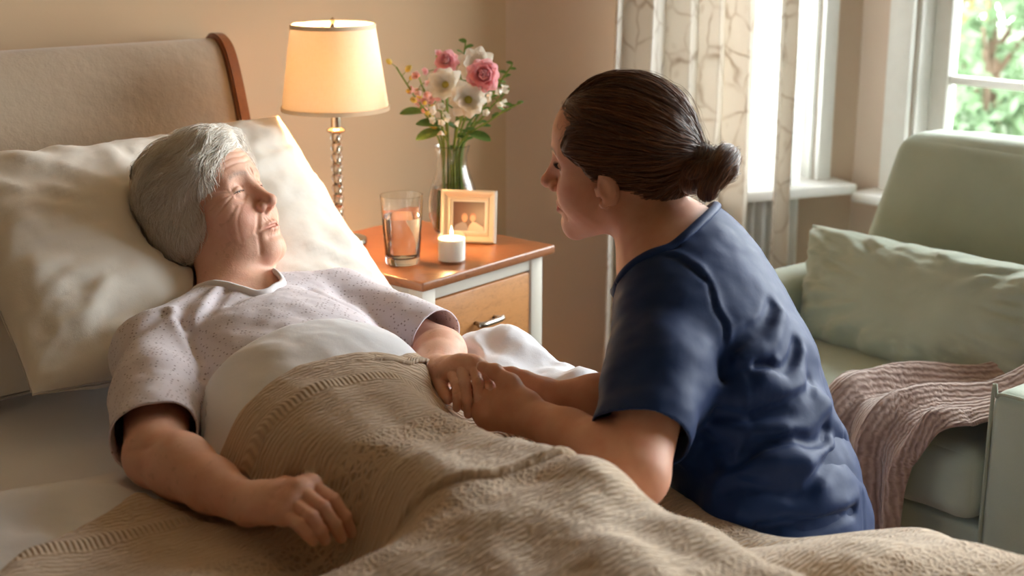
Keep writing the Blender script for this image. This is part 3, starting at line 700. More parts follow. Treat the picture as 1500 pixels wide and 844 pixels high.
def fold_band():
    S = np.linspace(.235, .555, 120); t = np.linspace(0, 1, 26); g, s = np.meshgrid(t, S, indexing='ij')
    ac = np.interp(s, [.2, .26, .33, .43, .52, .66], [1.355, 1.365, 1.368, 1.355, 1.315, 1.23]); hw = .042
    a = ac+(g-.5)*2*hw; x = np.clip(np.abs(g-.5)*2, 0, 1); end = sstep(.235, .26, s)*sstep(.555, .52, s)
    z = cov_h(a, s, .612)+blanket_extra(a, s)+.003*n2(a, s, 7, 4, 6)*2
    z = z-.004+(.012*np.sqrt(np.clip(1-x**6, 0, 1))+.005*np.exp(-((g-.93)/.06)**2)+.003*np.exp(-((g-.06)/.06)**2))*end
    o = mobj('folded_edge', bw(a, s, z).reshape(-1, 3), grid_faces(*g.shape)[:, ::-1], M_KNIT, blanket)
    add_uv(o, np.stack([s, a*1.0+.20], -1).reshape(-1, 2)); md = o.modifiers.new('thick', 'SOLIDIFY'); md.thickness = .004; md.offset = -1
fold_band()
# ---- pillows
def pillow(name, cen, ax, ay, hx, hy, T, mat, label, cat, seed, group=None, dents=(), wr=.006, flange=.0, nx=90, ny=70, bow=.05, sharp=.55, skew=None):
    az = np.cross(ax, ay); x = np.sin(np.linspace(-1, 1, nx)*np.pi/2); y = np.sin(np.linspace(-1, 1, ny)*np.pi/2); X, Y = np.meshgrid(x, y, indexing='ij')
    prof = np.clip((1-np.abs(X)**3.2)*(1-np.abs(Y)**3.2), 0, 1)**sharp
    px = hx*X*(1-bow*(1-Y**2)*np.abs(X)); py = hy*Y*(1-bow*(1-X**2)*np.abs(Y))
    if skew is not None:
        for sx, sy, dx, dy in skew:
            w_ = (np.clip((1+sx*X)/2, 0, 1)*np.clip((1+sy*Y)/2, 0, 1))**1.6; px = px+dx*w_; py = py+dy*w_
    out = []
    for sgn in (1, -1):
        rad = np.sqrt(X**2+Y**2); ang = np.arctan2(Y, X)
        w = wr*(.55*n2(px, py, 7, 3, seed+sgn)+1.3*n2(ang*2.2, rad*1.2, 2.6, 3, seed+2*sgn)*sstep(.25, .9, rad))
        w = w+wr*.7*np.sin(px*70+3*np.sin(py*17+seed))*sstep(.5, .95, np.abs(Y))*(.5+.5*n2(px, py, 5, 2, seed))
        z = T/2*prof+w*prof**.35
        if sgn > 0:
            for (dx, dy, sx, sy, dd) in dents: z = z-dd*np.exp(-((px-dx)/sx)**2-((py-dy)/sy)**2)*prof**.3
        z = sgn*(z+.003)
        out.append(cen+px[..., None]*ax+py[..., None]*ay+z[..., None]*az)
    F1 = grid_faces(nx, ny); F2 = F1[:, ::-1]+nx*ny
    bd = np.concatenate([np.arange(ny), np.arange(1, nx)*ny+ny-1, (nx-1)*ny+np.arange(ny-2, -1, -1), np.arange(nx-2, 0, -1)*ny]); b2 = np.roll(bd, -1)
    F3 = np.stack([b2, bd, bd+nx*ny, b2+nx*ny], -1)
    o = mobj(name, np.concatenate([q.reshape(-1, 3) for q in out]), np.concatenate([F1, F2, F3]), mat, None, True, origin=cen-ay*hy*.9)
    return tag(o, label, cat, group)
def pl_frame(b_top, a_top, z_top, b_bot, a_bot, z_bot):
    t = bw(a_top, b_top, z_top); q = bw(a_bot, b_bot, z_bot); ay = _nrm(t-q); ax = BX-ay*(BX@ay); ax = _nrm(ax); return (t+q)/2, ax, ay, np.linalg.norm(t-q)/2
c, ax, ay, hy = pl_frame(.315, .205, .915, .32, .575, .655)
pillow1 = pillow('pillow', c-np.cross(ax, ay)*.035, ax, ay, .352, hy+.045, .155, M_LINEN, 'large white pillow under the head of the grey-haired person', 'pillow', 1.0, None,
       dents=((.05, .03, .12, .13, .045), (.02, -.20, .17, .10, .03)), wr=.0085, skew=((1, 1, -.02, .045), (-1, -1, .02, .045), (-1, 1, .0, .01)))
c, ax, ay, hy = pl_frame(.43, .075, .895, .43, .39, .63)
pillow('pillow', c-np.cross(ax, ay)*.060, ax, ay, .40, hy+.03, .11, M_LINEN, 'white pillow tucked behind the large pillow against the headboard', 'pillow', 5.0, None, wr=.005)
# ================================================================ people: shared pieces
def skin_mat(name, base, dark, red, lip, brow, rough=.45, wr=.25, spots=0.0):
    m = NT(name); o = m.co('Object'); n = m.noise(o, 16, 5); f = m.noise(o, 420, 4, .6); g = m.noise(o, 130, 4, .6, 1.2)
    c = m.mix(base, dark, m.ramp(n, [(.35, 0.0), (.72, .8)]))
    c = m.mix(c, red, m.math('MULTIPLY', m.ramp(m.noise(o, 34, 3), [(.42, 0.0), (.75, 1.0)]), .35))
    if spots: c = m.mix(c, srgb(150, 96, 66), m.math('MULTIPLY', m.ramp(m.noise(o, 75, 2), [(.63, 0.0), (.70, 1.0)]), spots))
    at = m.n('ShaderNodeVertexColor', layer_name='tint'); sp = m.n('ShaderNodeSeparateColor'); m.l(at.outputs[0], sp.inputs[0])
    c = m.mix(c, lip, sp.outputs[0]); c = m.mix(c, brow, m.math('MULTIPLY', sp.outputs[1], m.ramp(m.noise(o, 300, 2), [(.3, .55), (.6, 1.0)]))); c = m.mix(c, srgb(226, 184, 166), sp.outputs[2])
    b = m.math('ADD', m.math('MULTIPLY', f, .5), m.math('MULTIPLY', g, wr*3))
    m.bsdf(c, rough, m.bump(b, .35, .0012), **{'Subsurface Weight': .10, 'Subsurface Radius': (.012, .004, .002), 'Subsurface Scale': .6, 'Specular IOR Level': .38}); return m.m
def head_sdf(s, fr, old=False, smile=0.0, eye_open=.3, ey=0.0, es=1.0):
    a = dict(fr=fr); y = dict(fr=fr, sym=True)
    s.ell((0, -.012, .042), (.0735, .092, .083), .01, **a); s.ball((0, -.045, .012), .056, .03, **a)
    s.ell((0, .030, -.020), (.057, .058, .080), .035, **a); s.ell((0, .044, .050), (.057, .043, .047), .03, **a)
    s.ball((.046, .050, -.010), .019, .028, **y); s.ball((.036, .053, -.042), .026, .03, **y)
    s.cone((.049, -.004, -.056), (.017, .066, -.098), .022, .017, .026, **y); s.ball((0, .0725, -.0955), .0175, .02, **a); s.ell((0, .068, -.062), (.028, .024, .027), .02, **a)
    s.cone((.010, .0845, .028), (.043, .070, .030), .0075, .007, .014, **y)
    s.ball((.031, .099, .009), .0195, .014, op='s', **y); s.ball((.031, .0695, .009), .0138, .004, **y)
    s.cone((0, .085, .014), (0, .106, -.0245), .0068, .0088, .014, **a); s.ball((0, .1075, -.0265), .0098, .006, **a); s.ball((.0122, .0955, -.0305), .0080, .006, **y)
    s.cone((0, .100, -.036), (0, .090, -.042), .0045, .005, .005, **a); s.ell((.0068, .1002, -.0385), (.0040, .0060, .0042), .0025, op='s', **y)
    def on(pts, d=0.0):
        P = s.project(fr.w(np.array(pts, float)), 5, lim=.03); e = 5e-4; d0 = s.pts(P)
        if d: G = np.stack([s.pts(P+V(*(e*(j == i) for j in range(3))))-d0 for i in range(3)], -1); P = P-d*G/(np.linalg.norm(G, axis=1, keepdims=True)+1e-9)
        return [tuple(p) for p in fr.l(P)]
    def cr(pts, amp, w, sym=True): s.groove(on(catmull(pts, 2*len(pts)+1) if len(pts) > 2 else pts), amp, w, fr=fr, sym=sym)
    up = smile*.0045
    mo = [(-.0265, .075, -.0635+up), (-.016, .088, -.0652+up*.3), (0, .096, -.0648), (.016, .088, -.0652+up*.3), (.0265, .075, -.0635+up)]
    ul = on([(-.024, .08, -.0618+up), (-.012, .09, -.0600+up*.3), (-.004, .094, -.0585), (0, .095, -.0596), (.004, .094, -.0585), (.012, .09, -.0600+up*.3), (.024, .08, -.0618+up)], .0022 if old else .0015); ll = on([(-.021, .08, -.0670+up*.8), (-.010, .09, -.0694), (0, .095, -.0702), (.010, .09, -.0694), (.021, .08, -.0670+up*.8)], .0026 if old else .0014)
    mp_ = on(mo, .0)
    s.chain(ul, [.0018, .0033, .0040, .0037, .0040, .0033, .0018], .003, k0=.004, **a); s.chain(ll, [.0020, .0042, .0048, .0042, .0020], .003, k0=.004, **a)
    s.groove(mp_, .0034, .0020, **a)
    cr([(0, .0975, -.044), (0, .096, -.055)], .0012, .0032, False); cr([(-.015, .084, -.080), (0, .0865, -.081), (.015, .084, -.080)], .0026, .006, False)
    # ear
    rt = Matrix.Rotation(math.radians(-14), 3, 'X') @ Matrix.Rotation(math.radians(-18), 3, 'Z'); rt = np.array(rt)
    s.ell((.0745, -.014+ey, -.010), (.0065, .0175*es, .031*es), .004, rot=rt, **y); s.ell((.0835, -.009+ey, -.006), (.0065, .0085*es, .0155*es), .004, op='s', rot=rt, **y)
    s.ball((.0715, -.005+ey, -.010-.028*es), .0085*es, .006, **y); s.cone((.0745, .003+ey, -.010), (.0735, .002+ey, -.019), .0045*es, .004*es, .004, **y)
    s.groove([(x_, -.014+ey+(y__+.014)*es, -.010+(z_+.010)*es) for x_, y__, z_ in ((.079, .000, .016), (.080, -.014, .020), (.081, -.027, .008), (.080, -.028, -.012), (.077, -.018, -.030))], -.0022, .0028, **y)
    # lids
    s.ell((.0312, .0835, .0052 if old else .0066), (.0125, .0078, .0009+.006*eye_open), .0015, op='s', **y)
    cr([(.0195, .0800, .0125), (.025, .0835, .0160), (.033, .0835, .0170), (.0435, .0765, .0125)], .0022, .0018)
    cr([(.020, .0815, -.003), (.031, .0825, -.0070), (.042, .0765, -.0025)], .0020 if old else .0006, .0025)
    sm = 1.0 if old else .4
    cr([(.0150, .093, -.031), (.0245, .0845, -.046), (.0300, .0755, -.064)], .0034*sm, .0036)
    if smile: s.ball((.036, .0605, -.030), .016, .022, **y); cr([(.0305, .0770, -.055), (.0325, .0735, -.064), (.0305, .0725, -.074)], .0018, .0026)
    if old:
        s.ball((.034, .044, -.086), .017, .022, **y); s.cone((0, .058, -.104), (0, .026, -.140), .013, .016, .022, **a)
        s.cone((.012, .050, -.106), (.012, .012, -.150), .006, .006, .012, **y)
        cr([(.0285, .0765, -.069), (.0300, .071, -.082), (.0285, .0655, -.096)], .0018, .0034)
        for z0, z1 in ((.016, .026), (.009, .011), (.002, -.004), (-.004, -.018)): cr([(.0465, .0665, z0*.7+.002), (.056, .054, (z0+z1)/2), (.063, .040, z1)], .0011, .0017)
        for q in ([(.040, .069, -.020), (.047, .061, -.040), (.046, .055, -.062)], [(.046, .063, -.016), (.0535, .051, -.042), (.0525, .045, -.068)] , [(.028, .078, -.012), (.038, .072, -.018), (.047, .062, -.014)]): cr(q, .0006, .0030)
        for z in (.050, .061, .072): cr([(-.044, .070, z-.003), (-.020, .0870, z+.001), (0, .0895, z-.001), (.020, .0870, z+.001), (.044, .070, z-.003)], .0014, .0022, False)
        for x in (-.014, -.008, -.003, .003, .008, .014): cr([(x*1.2, .0945, -.049), (x, .0955, -.057)], .0010, .0011, False)
        for x in (-.012, -.004, .006, .013): cr([(x, .0955, -.0735), (x*1.1, .09, -.079)], .0009, .0011, False)
        cr([(.004, .0915, .026), (.005, .090, .036)], .0016, .0016)
def head_tint(Vt, fr, old_=False):
    L = fr.l(Vt); x = np.abs(L[:, 0]); y = L[:, 1]; z = L[:, 2]; front = sstep(.06, .072, y)
    t = np.zeros((len(Vt), 3))
    t[:, 0] = (.45 if old_ else .75)*front*np.exp(-((z+.0645)/.0062)**4)*(1-sstep(.017, .024, x))*sstep(.074, .08, y)
    t[:, 0] = np.maximum(t[:, 0], .30*np.exp(-((x-.043)/.016)**2-((z+.028)/.02)**2)*sstep(.03, .05, y))
    t[:, 0] = np.maximum(t[:, 0], .25*np.exp(-((x)/.014)**2-((z+.027)/.012)**2)*sstep(.088, .1, y))
    t[:, 1] = 0
    bz = .030+.004*np.sin((x-.012)/.035*np.pi)
    t[:, 1] = np.exp(-((z-bz)/.0042)**2)*sstep(.008, .014, x)*(1-sstep(.040, .050, x))*sstep(.055, .065, y)
    xe = (x-.0312)/.0128; lash = np.exp(-((z-((.0062 if old_ else .0078)+.0018*(1-xe*xe)))/.0011)**2)*(np.abs(xe) < 1)*sstep(.066, .072, y); t[:, 1] = np.maximum(t[:, 1], lash)
    return t
FR = [.0092, .0082, .0078, .0066]
def finger(s, P, sc=1.0, k=.004, k0=.010, rad=None, old=False):
    """P: MCP, PIP, DIP, tip."""
    r = [q*sc for q in (rad or FR)]
    s.chain(P, r, .0009); s.ball(P[0], r[0]*(1.22 if old else 1.1), k0)
    for i in (1, 2): s.ball(P[i], r[i]*(1.12 if old else 1.06), .0009)
    if old:
        n = np.cross(P[1]-P[0], P[2]-P[1])
        for i in (1, 2):
            d = _nrm(_nrm(P[i]-P[i-1])-_nrm(P[i+1]-P[i]))
            for q in (-.0022, 0, .0022): c = P[i]+d*r[i]*1.08+_nrm(P[i+1]-P[i-1])*q; w_ = _nrm(np.cross(P[i+1]-P[i-1], d))*r[i]*.6; s.groove([c-w_, c+d*.0008, c+w_], .0009, .0010)
def nail_info(P, N, sc=1.0): return (np.asarray(P[-2], float), np.asarray(P[-1], float), _nrm(N), sc)
def bend_finger(m, f, n, L, ang, rad=None):
    """Joints from a knuckle m, forward f, dorsal n, lengths L, flexions ang (degrees, cumulative)."""
    P = [m]; t = 0
    for l, a in zip(L, ang): t += math.radians(a); P.append(P[-1]+l*(f*math.cos(t)-n*math.sin(t)))
    return P
def nails(Vt, infos):
    t = np.zeros(len(Vt))
    for a, b, n, sc in infos:
        ax = _nrm(b-a); c = b+ax*.002*sc+n*.0055*sc; q = Vt-c; u = q@ax; nn = q@n; w = np.linalg.norm(q-u[:, None]*ax-nn[:, None]*n, axis=1)
        t = np.maximum(t, (1-sstep(.8, 1.1, np.sqrt((u/(.0062*sc))**2+(w/(.0048*sc))**2)))*(nn > -.004))
    return t
def strands(sdf, roots, flow, steps, dl, lift, rad, jitter=.0006, seed=1, curl=0.0, curl_f=60.0, wave=0):
    """Trace locks of hair along the flow over the surface; returns tube mesh data (3-sided)."""
    r = np.random.default_rng(seed); n = len(roots); p = sdf.project(roots, 2); ph = (r.uniform(0, 6.28, n) if not wave else 9.0*noise3(p*wave)+r.normal(0, .35, n)); off = r.uniform(.2, 1, n)
    pts = []; d_prev = None; e = 6e-4
    length = r.uniform(.6, 1.0, n)
    for i in range(steps):
        t = i/(steps-1)
        d0 = sdf.pts(p); G = np.stack([sdf.pts(p+V(*(e*(j == q) for j in range(3))))-d0 for q in range(3)], -1); G /= np.linalg.norm(G, axis=1, keepdims=True)+1e-12
        f = flow(p, t); f = f-G*(f*G).sum(1, keepdims=True); f /= np.linalg.norm(f, axis=1, keepdims=True)+1e-9
        sd = np.cross(G, f); w = curl*np.sin(ph+curl_f*dl*i*(1+.15*np.sin(ph*3)))[:, None]
        pts.append(p+G*(lift(t)*off)[:, None]+sd*w*t**.5)
        p = p+f*dl*length[:, None]; d1 = sdf.pts(p); p = p-G*np.clip(d1, -.01, .004)[:, None]
    P = np.stack(pts, 1)
    T = np.gradient(P, axis=1); T /= np.linalg.norm(T, axis=2, keepdims=True)+1e-9
    A_ = np.cross(T, r.normal(size=(n, 1, 3))); A_ /= np.linalg.norm(A_, axis=2, keepdims=True)+1e-9; B_ = np.cross(T, A_)
    tt = np.linspace(0, 1, steps); rr = rad*(.45+.55*np.sin(np.pi*np.clip(tt*.85+.12, 0, 1)))*np.where(tt > .8, (1-tt)/.2+.12, 1)
    R = rr[None, :, None]*r.uniform(.7, 1.25, n)[:, None, None]
    rings = np.stack([P+R*(math.cos(a)*A_+math.sin(a)*B_) for a in (0, 2.094, 4.189)], 2)   # n,steps,3,3
    vs = rings.reshape(-1, 3); base = (np.arange(n)[:, None, None]*steps+np.arange(steps-1)[None, :, None])*3; j = np.arange(3)[None, None]; j2 = (j+1) % 3
    F = np.stack([base+j, base+j2, base+3+j2, base+3+j], -1).reshape(-1, 4)
    return vs, F, np.repeat(r.uniform(0, 1, n), steps*3)
def hair_mat(name, cols, rough=.38, trans=0.0):
    m = NT(name); at = m.n('ShaderNodeVertexColor', layer_name='shade'); o = m.co('Object'); n = m.noise(o, 55, 3)
    f = m.math('ADD', m.math('MULTIPLY', at.outputs[0], .7), m.math('MULTIPLY', n, .3))
    c = m.ramp(f, [(i/(len(cols)-1), q) for i, q in enumerate(cols)])
    p = m.bsdf(c, rough, None, **{'Specular IOR Level': .45, 'Sheen Weight': .1})
    if trans: t = m.n('ShaderNodeBsdfTranslucent'); m.l(c, t.inputs[0]); x = m.n('ShaderNodeMixShader'); x.inputs[0].default_value = trans; m.l(p.outputs[0], x.inputs[1]); m.l(t.outputs[0], x.inputs[2]); m.l(x.outputs[0], m.out.inputs['Surface'])
    return m.m
def hair_obj(name, cap, locks, mat, parent):
    vs = [cap[0]]+[l[0] for l in locks]; k = 0; F = []
    for v, f in [cap]+[(l[0], l[1]) for l in locks]: F.append(np.asarray(f)+k); k += len(v)
    o = mobj(name, np.concatenate(vs), np.concatenate(F), mat, parent)
    add_attr(o, 'shade', np.concatenate([np.full(len(cap[0]), .25)]+[l[2] for l in locks])); return o
def eye_obj(fr, x, parent, iris):
    m = NT('eye_surface'); o = m.co('Object', (1/fr.s,)*3); vec = m.n('ShaderNodeVectorMath', operation='DOT_PRODUCT'); m.l(m.co('Normal'), vec.inputs[0])
    g = m.n('ShaderNodeTexCoord'); c0 = _nrm(fr.M@V(0, 1, -.12)); nv = m.n('ShaderNodeVectorMath', operation='DOT_PRODUCT'); m.l(g.outputs['Normal'], nv.inputs[0]); nv.inputs[1].default_value = tuple(c0)
    c = m.ramp(nv.outputs['Value'], [(.80, srgb(215, 200, 192)), (.89, srgb(205, 188, 178)), (.91, iris), (.965, iris), (.975, (.01, .01, .01))])
    m.bsdf(c, .22, None, **{'Specular IOR Level': .35})
    p = fr.w((x, .0690, .0085)); r_ = .0122*fr.s; bm = bmesh.new(); bmesh.ops.create_uvsphere(bm, u_segments=24, v_segments=16, radius=r_)
    for v in bm.verts: v.co += Vector(tuple(p))
    return bobj('eye', bm, m.m, parent, True)
def fold_lines(s, lines, amp, w):
    for L in lines:
        P = np.array([q for q in L]); P = catmull(P, 9) if len(P) > 2 else P; P = s.project(P, 4, lim=.03); s.groove(list(P), amp, w)
def arm(s, sh, el, wr, r=(.050, .042, .043, .036, .0235), k=.018, old=True, flat=None):
    f1 = el+(wr-el)*.28; f2 = el+(wr-el)*.62
    s.chain([sh, el], [r[0], r[1]], k); s.chain([el, f1+V(0, 0, .003), f2, wr], [r[1]*.97, r[2], r[3], r[4]], k*.8)
def palm(s, wr, M4, th=.0125, k=.014, wside=None, old=False, thin=.8):
    for i, q in enumerate(M4):
        w = wr+(wside[i] if wside is not None else 0); s.cone(w, q, th*1.15, th*(.95 if i < 3 else .85), k)
    for a, b in zip(M4[:-1], M4[1:]): s.cone(a*.94+wr*.06, b*.94+wr*.06, th*.86, th*.82, k)
    for a, b in zip(M4[:-1], M4[1:]): s.cone((a+wr)/2, (b+wr)/2, th*1.0, th*.95, k)
    if old:
        for q in M4:
            d = _nrm(np.cross(M4[0]-M4[-1], M4[1]-wr)); d = d if d[2] > 0 else -d
            s.groove([wr+(q-wr)*.35+d*th*.9, q-(q-wr)*.12+d*th*.95], -.0026, .0032)
            s.groove([(wr+(q-wr)*.30+d*th)*1.0, q-(q-wr)*.25+d*th+V(.003, .004, 0), q+d*th*.7], -.0007, .002)
def boundary_loops(F):
    e = np.concatenate([F[:, [0, 1]], F[:, [1, 2]], F[:, [2, 3]], F[:, [3, 0]]]); ke = np.sort(e, 1); u, idx, c = np.unique(ke, axis=0, return_index=True, return_counts=True)
    nx = {int(a): int(b) for a, b in e[idx[c == 1]]}; loops = []
    while nx:
        s0, v = next(iter(nx.items())); del nx[s0]; L = [s0]
        while v in nx: L.append(v); v = nx.pop(v)
        loops.append(L)
    return loops
def smooth_boundary(Vs, F, it=14):
    Vs = Vs.copy()
    for L in boundary_loops(F):
        if len(L) < 12: continue
        P = Vs[L]; Q = P.copy()
        for _ in range(it): Q = .5*Q+.25*(np.roll(Q, 1, 0)+np.roll(Q, -1, 0))
        Vs[L] = Q
    return lap(Vs, F, 1, .25)
def edge_band(name, Vs, L, mat, parent, r=.004, flat=2.2, lift=V(0, 0, .002), it=30):
    P = Vs[L].copy()
    for _ in range(it): P = .5*P+.25*(np.roll(P, 1, 0)+np.roll(P, -1, 0))
    P = np.concatenate([P[::4], P[:1]])+lift
    return mobj(name, *tube_data(catmull(P, len(P)*2), r, 8, True, flat), mat, parent)
def fin_body(name, s, h, fr, root, mat, tint_fn, infos, hands, refine_head=True):
    Vt, F = s.mesh(h); Vt, F = big_island(Vt, F); Vt = s.project(Vt, 2, .9, h)
    L = fr.l(Vt); sel = (L[:, 1] > -.035) & (L[:, 2] > -.14) & (L[:, 2] < .09) & (np.abs(L[:, 0]) < .1) & (L[:, 1] < .14)
    for c, R in hands: sel |= np.linalg.norm(Vt-c, axis=1) < R
    Vt, fs = refine(Vt, F, sel); Vt = s.project(Vt, 2, .9, .002)
    o = mobj(name, Vt, fs, mat, root)
    t = tint_fn(Vt); t[:, 2] = nails(Vt, infos); add_attr(o, 'tint', np.clip(t, 0, 1)); return o
# ================================================================ the person lying in the bed
PH = Fr(V(-0.4949,2.3225,0.8408), look_frame(V(0.8300,-0.3125,0.4564), V(-0.3800,0.1898,0.9016)))
patient = thing('person', bw(.9, .34, .59), 'grey-haired person in a spotted pale gown lying propped on pillows', 'person')
M_SKIN1 = skin_mat('aged_skin', srgb(232, 186, 162), srgb(220, 168, 142), srgb(208, 128, 104), srgb(190, 106, 94), srgb(150, 130, 118), .55, .4, .18)
sp = SDF(); b3 = lambda *p: bw(*p)
neck0 = PH.w((0, -.018, -.045)); neckb = b3(.562, .310, .695)
head_sdf(sp, PH, old=True, eye_open=.03, es=.88)
sp.cone(neck0, neckb, .047, .055, .03)
for x in (.028, -.028):
    sp.cone(PH.w((x*1.6, -.01, -.06)), neckb+BX*x*.9+V(0, 0, .012)+AX*.01, .009, .009, .016)
Z_ = V(0, 0, 1)
sp.chain([b3(.570, .310, .682), b3(.70, .330, .660), b3(.88, .366, .640), b3(1.07, .420, .632)], [.085, .142, .124, .118], .05, fl=(Z_, .50))
shR, elR, wrR = b3(.640, .490, .675), b3(.935, .628, .646), V(-0.3113,1.5564,0.6475)
shL, elL, wrL = b3(.595, .140, .680), b3(.815, .095, .650), V(-0.1096,1.9723,0.6737)
sp.chain([b3(.58, .36, .685), shR], [.055, .052], .04); sp.chain([b3(.575, .25, .685), shL], [.055, .052], .04)
arm(sp, shR, elR, wrR, (.050, .041, .041, .033, .0235)); arm(sp, shL, elL, wrL, (.048, .040, .040, .034, .023))
sp.groove([elR+V(-.02, -.03, .02), elR+AX*.02+V(.0, -.035, .03)], .003, .006)
# legs under the blanket
for q in (.375, .480):
    sp.chain([b3(1.08, q, .640), b3(1.46, q-.02, .636), b3(1.62, q-.03, .628), b3(1.86, q-.05, .618)], [.048, .040, .040, .032], .03)
    sp.chain([b3(1.875, q-.05, .618), b3(1.910, q-.05, .640), b3(1.915, q-.05, .655)], [.034, .028, .018], .015)
infos = []
# right hand resting on the blanket
R_ = [[V(-0.2343,1.5438,0.6779), V(-0.2056,1.5163,0.6718), V(-0.1919,1.5085,0.6541), V(-0.1850,1.5110,0.6326)], [V(-0.2440,1.5280,0.6770), V(-0.2150,1.4972,0.6701), V(-0.2013,1.4885,0.6530), V(-0.1944,1.4911,0.6358)],
      [V(-0.2519,1.5153,0.6680), V(-0.2265,1.4835,0.6653), V(-0.2161,1.4768,0.6517), V(-0.2115,1.4795,0.6387)], [V(-0.2590,1.5024,0.6585), V(-0.2399,1.4784,0.6576), V(-0.2304,1.4739,0.6488), V(-0.2248,1.4754,0.6389)]]
T_ = [V(-0.2937,1.5694,0.6575), V(-0.2709,1.5808,0.6614), V(-0.2464,1.5806,0.6606), V(-0.2255,1.5690,0.6560)]
ws = [V(-.004, .010, .006), V(0, .004, .004), V(0, -.005, 0), V(.002, -.012, -.004)]
palm(sp, wrR, [q[0] for q in R_], .0125, .013, ws, True)
for P, sc in zip(R_, (1.0, 1.02, .98, .9)): finger(sp, P, sc, old=True, k0=.007); infos.append(nail_info(P, _nrm(np.cross(BX, P[3]-P[2]))*(-1 if np.cross(BX, P[3]-P[2])[2] < 0 else 1), sc))
sp.chain(T_, [.014, .0115, .0098, .0075], .005, k0=.012)
# left hand held by the carer
L_ = [[V(-0.0869,1.9134,0.6973), V(-0.0780,1.8797,0.6874), V(-0.0757,1.8656,0.6733), V(-0.0767,1.8617,0.6587)], [V(-0.0723,1.9116,0.7060), V(-0.0654,1.8743,0.6903), V(-0.0623,1.8606,0.6701), V(-0.0606,1.8604,0.6501)],
      [V(-0.0538,1.9038,0.7076), V(-0.0473,1.8708,0.6925), V(-0.0453,1.8592,0.6726), V(-0.0473,1.8610,0.6559)], [V(-0.0403,1.8999,0.7008), V(-0.0332,1.8772,0.6933), V(-0.0302,1.8657,0.6893), V(-0.0283,1.8602,0.6842)]]
TL = [V(-0.1050,1.9420,0.6765), V(-0.1018,1.9160,0.6761), V(-0.0959,1.8922,0.6721), V(-0.0896,1.8772,0.6662)]
ws = [V(-.012, -.004, 0), V(-.004, 0, .006), V(.004, .002, .006), V(.012, .006, 0)]
palm(sp, wrL, [q[0] for q in L_], .0125, .013, ws, True)
for P, sc in zip(L_, (.86, .96, .94, .84)): finger(sp, P, sc, old=True, k0=.007); infos.append(nail_info(P, _nrm(V(.05, -.85, .5)), sc))
sp.chain(TL, [.012, .0095, .0088, .0074], .0015, k0=.010); infos.append(nail_info(TL, _nrm(V(-.2, -.8, .5)), 1.1))
# loose skin on neck and forearm
for q in range(5):
    z = -.128-.012*q; sp.groove([PH.w((.045, .018+.001*q, z+.016)), PH.w((.02, .047-.004*q, z)), PH.w((-.02, .047-.004*q, z)), PH.w((-.045, .018, z+.016))], .0022, .0032)
body = fin_body('body', sp, .0027, PH, patient, M_SKIN1, lambda v: head_tint(v, PH, True)*V(1, .6, 1), infos, [(np.mean([q[1] for q in R_], 0), .085), (np.mean([q[1] for q in L_], 0), .07)])
eye_obj(PH, .031, patient, srgb(58, 60, 60)); eye_obj(PH, -.031, patient, srgb(58, 60, 60))
M_LASH1 = simple_mat('grey_brown_lash', srgb(74, 56, 46), .7)
for s_ in (-1, 1):
    P_ = sp.project(np.array([PH.w((s_*(.0312+.0125*x), .083-.0045*x*x-.002*x, .0058+.0006*(1-x*x)-.0012*x*x)) for x in np.linspace(-1, 1, 13)]), 4, lim=.01)
    mobj('eyelashes', *tube_data(P_, np.array([.0002]+[.0006]*11+[.0002]), 5), M_LASH1, patient)
# ---- hair: a full short wavy cap of locks
hs = SDF(); a = dict(fr=PH)
hs.ell((0, -.020, .050), (.086, .102, .092), .01, **a); hs.ball((0, -.060, .000), .066, .03, **a); hs.ell((0, -.068, -.038), (.052, .030, .034), .03, **a)
hs.ell((.066, -.030, -.010), (.022, .045, .048), .02, fr=PH, sym=True); hs.ell((0, .052, .098), (.062, .034, .030), .03, **a); hs.ell((.058, .030, .060), (.024, .036, .036), .02, fr=PH, sym=True)
hs.ell((0, .100, .010), (.056, .062, .064), .012, op='s', **a); hs.ell((.045, .085, -.045), (.05, .075, .065), .012, fr=PH, sym=True, op='s')
hs.ell((.085, .032, -.026), (.028, .024, .034), .010, fr=PH, sym=True, op='s')
hs.disp(lambda P: .0045*fbm(P, 26, 3), PH.w((0, -.02, .03)), .2)
cap = hs.mesh(.0035); cap = big_island(*cap); cap = (hs.project(cap[0], 1), cap[1])
rg = np.random.default_rng(11)
def hair_roots(n, zmin=-.075, r=rg, cond=None):
    i = r.integers(0, len(cap[0]), n*3); p = cap[0][i]+r.normal(0, .0015, (n*3, 3)); L = PH.l(p); m = (L[:, 2] > zmin)
    if cond is not None: m &= cond(L)
    return p[m][:n]
def flow1(P, t):
    L = PH.l(P); x, y, z = L.T; s = np.sign(x+.015)
    f = np.stack([s*(.75*sstep(.15, .06, z)*0+.55*sstep(.02, .11, z)), -.75-.25*sstep(.03, -.03, y)+0*y, -.35-1.25*sstep(.085, .0, z)], -1)
    fr_ = sstep(.035, .075, y)*sstep(.03, .08, z); f = f+fr_[:, None]*np.stack([s*.9, .35+0*y, -.5+0*y], -1)   # soft fringe swept aside
    n = np.stack([noise3(L*17+3), noise3(L*17+9), noise3(L*17+15)], -1); return (f+n*1.1)@PH.M.T
locks = [strands(hs, hair_roots(7500), flow1, 14, .0055, lambda t: .0003+.0028*math.sin(3.0*t), .0006, seed=2, curl=.006, curl_f=62, wave=24),
         strands(hs, hair_roots(2200), flow1, 16, .0062, lambda t: .002+.009*math.sin(2.6*t), .00045, seed=3, curl=.0075, curl_f=55, wave=24),
         strands(hs, hair_roots(500), flow1, 14, .006, lambda t: .002+.016*t, .00025, seed=4, curl=.006, curl_f=60)]
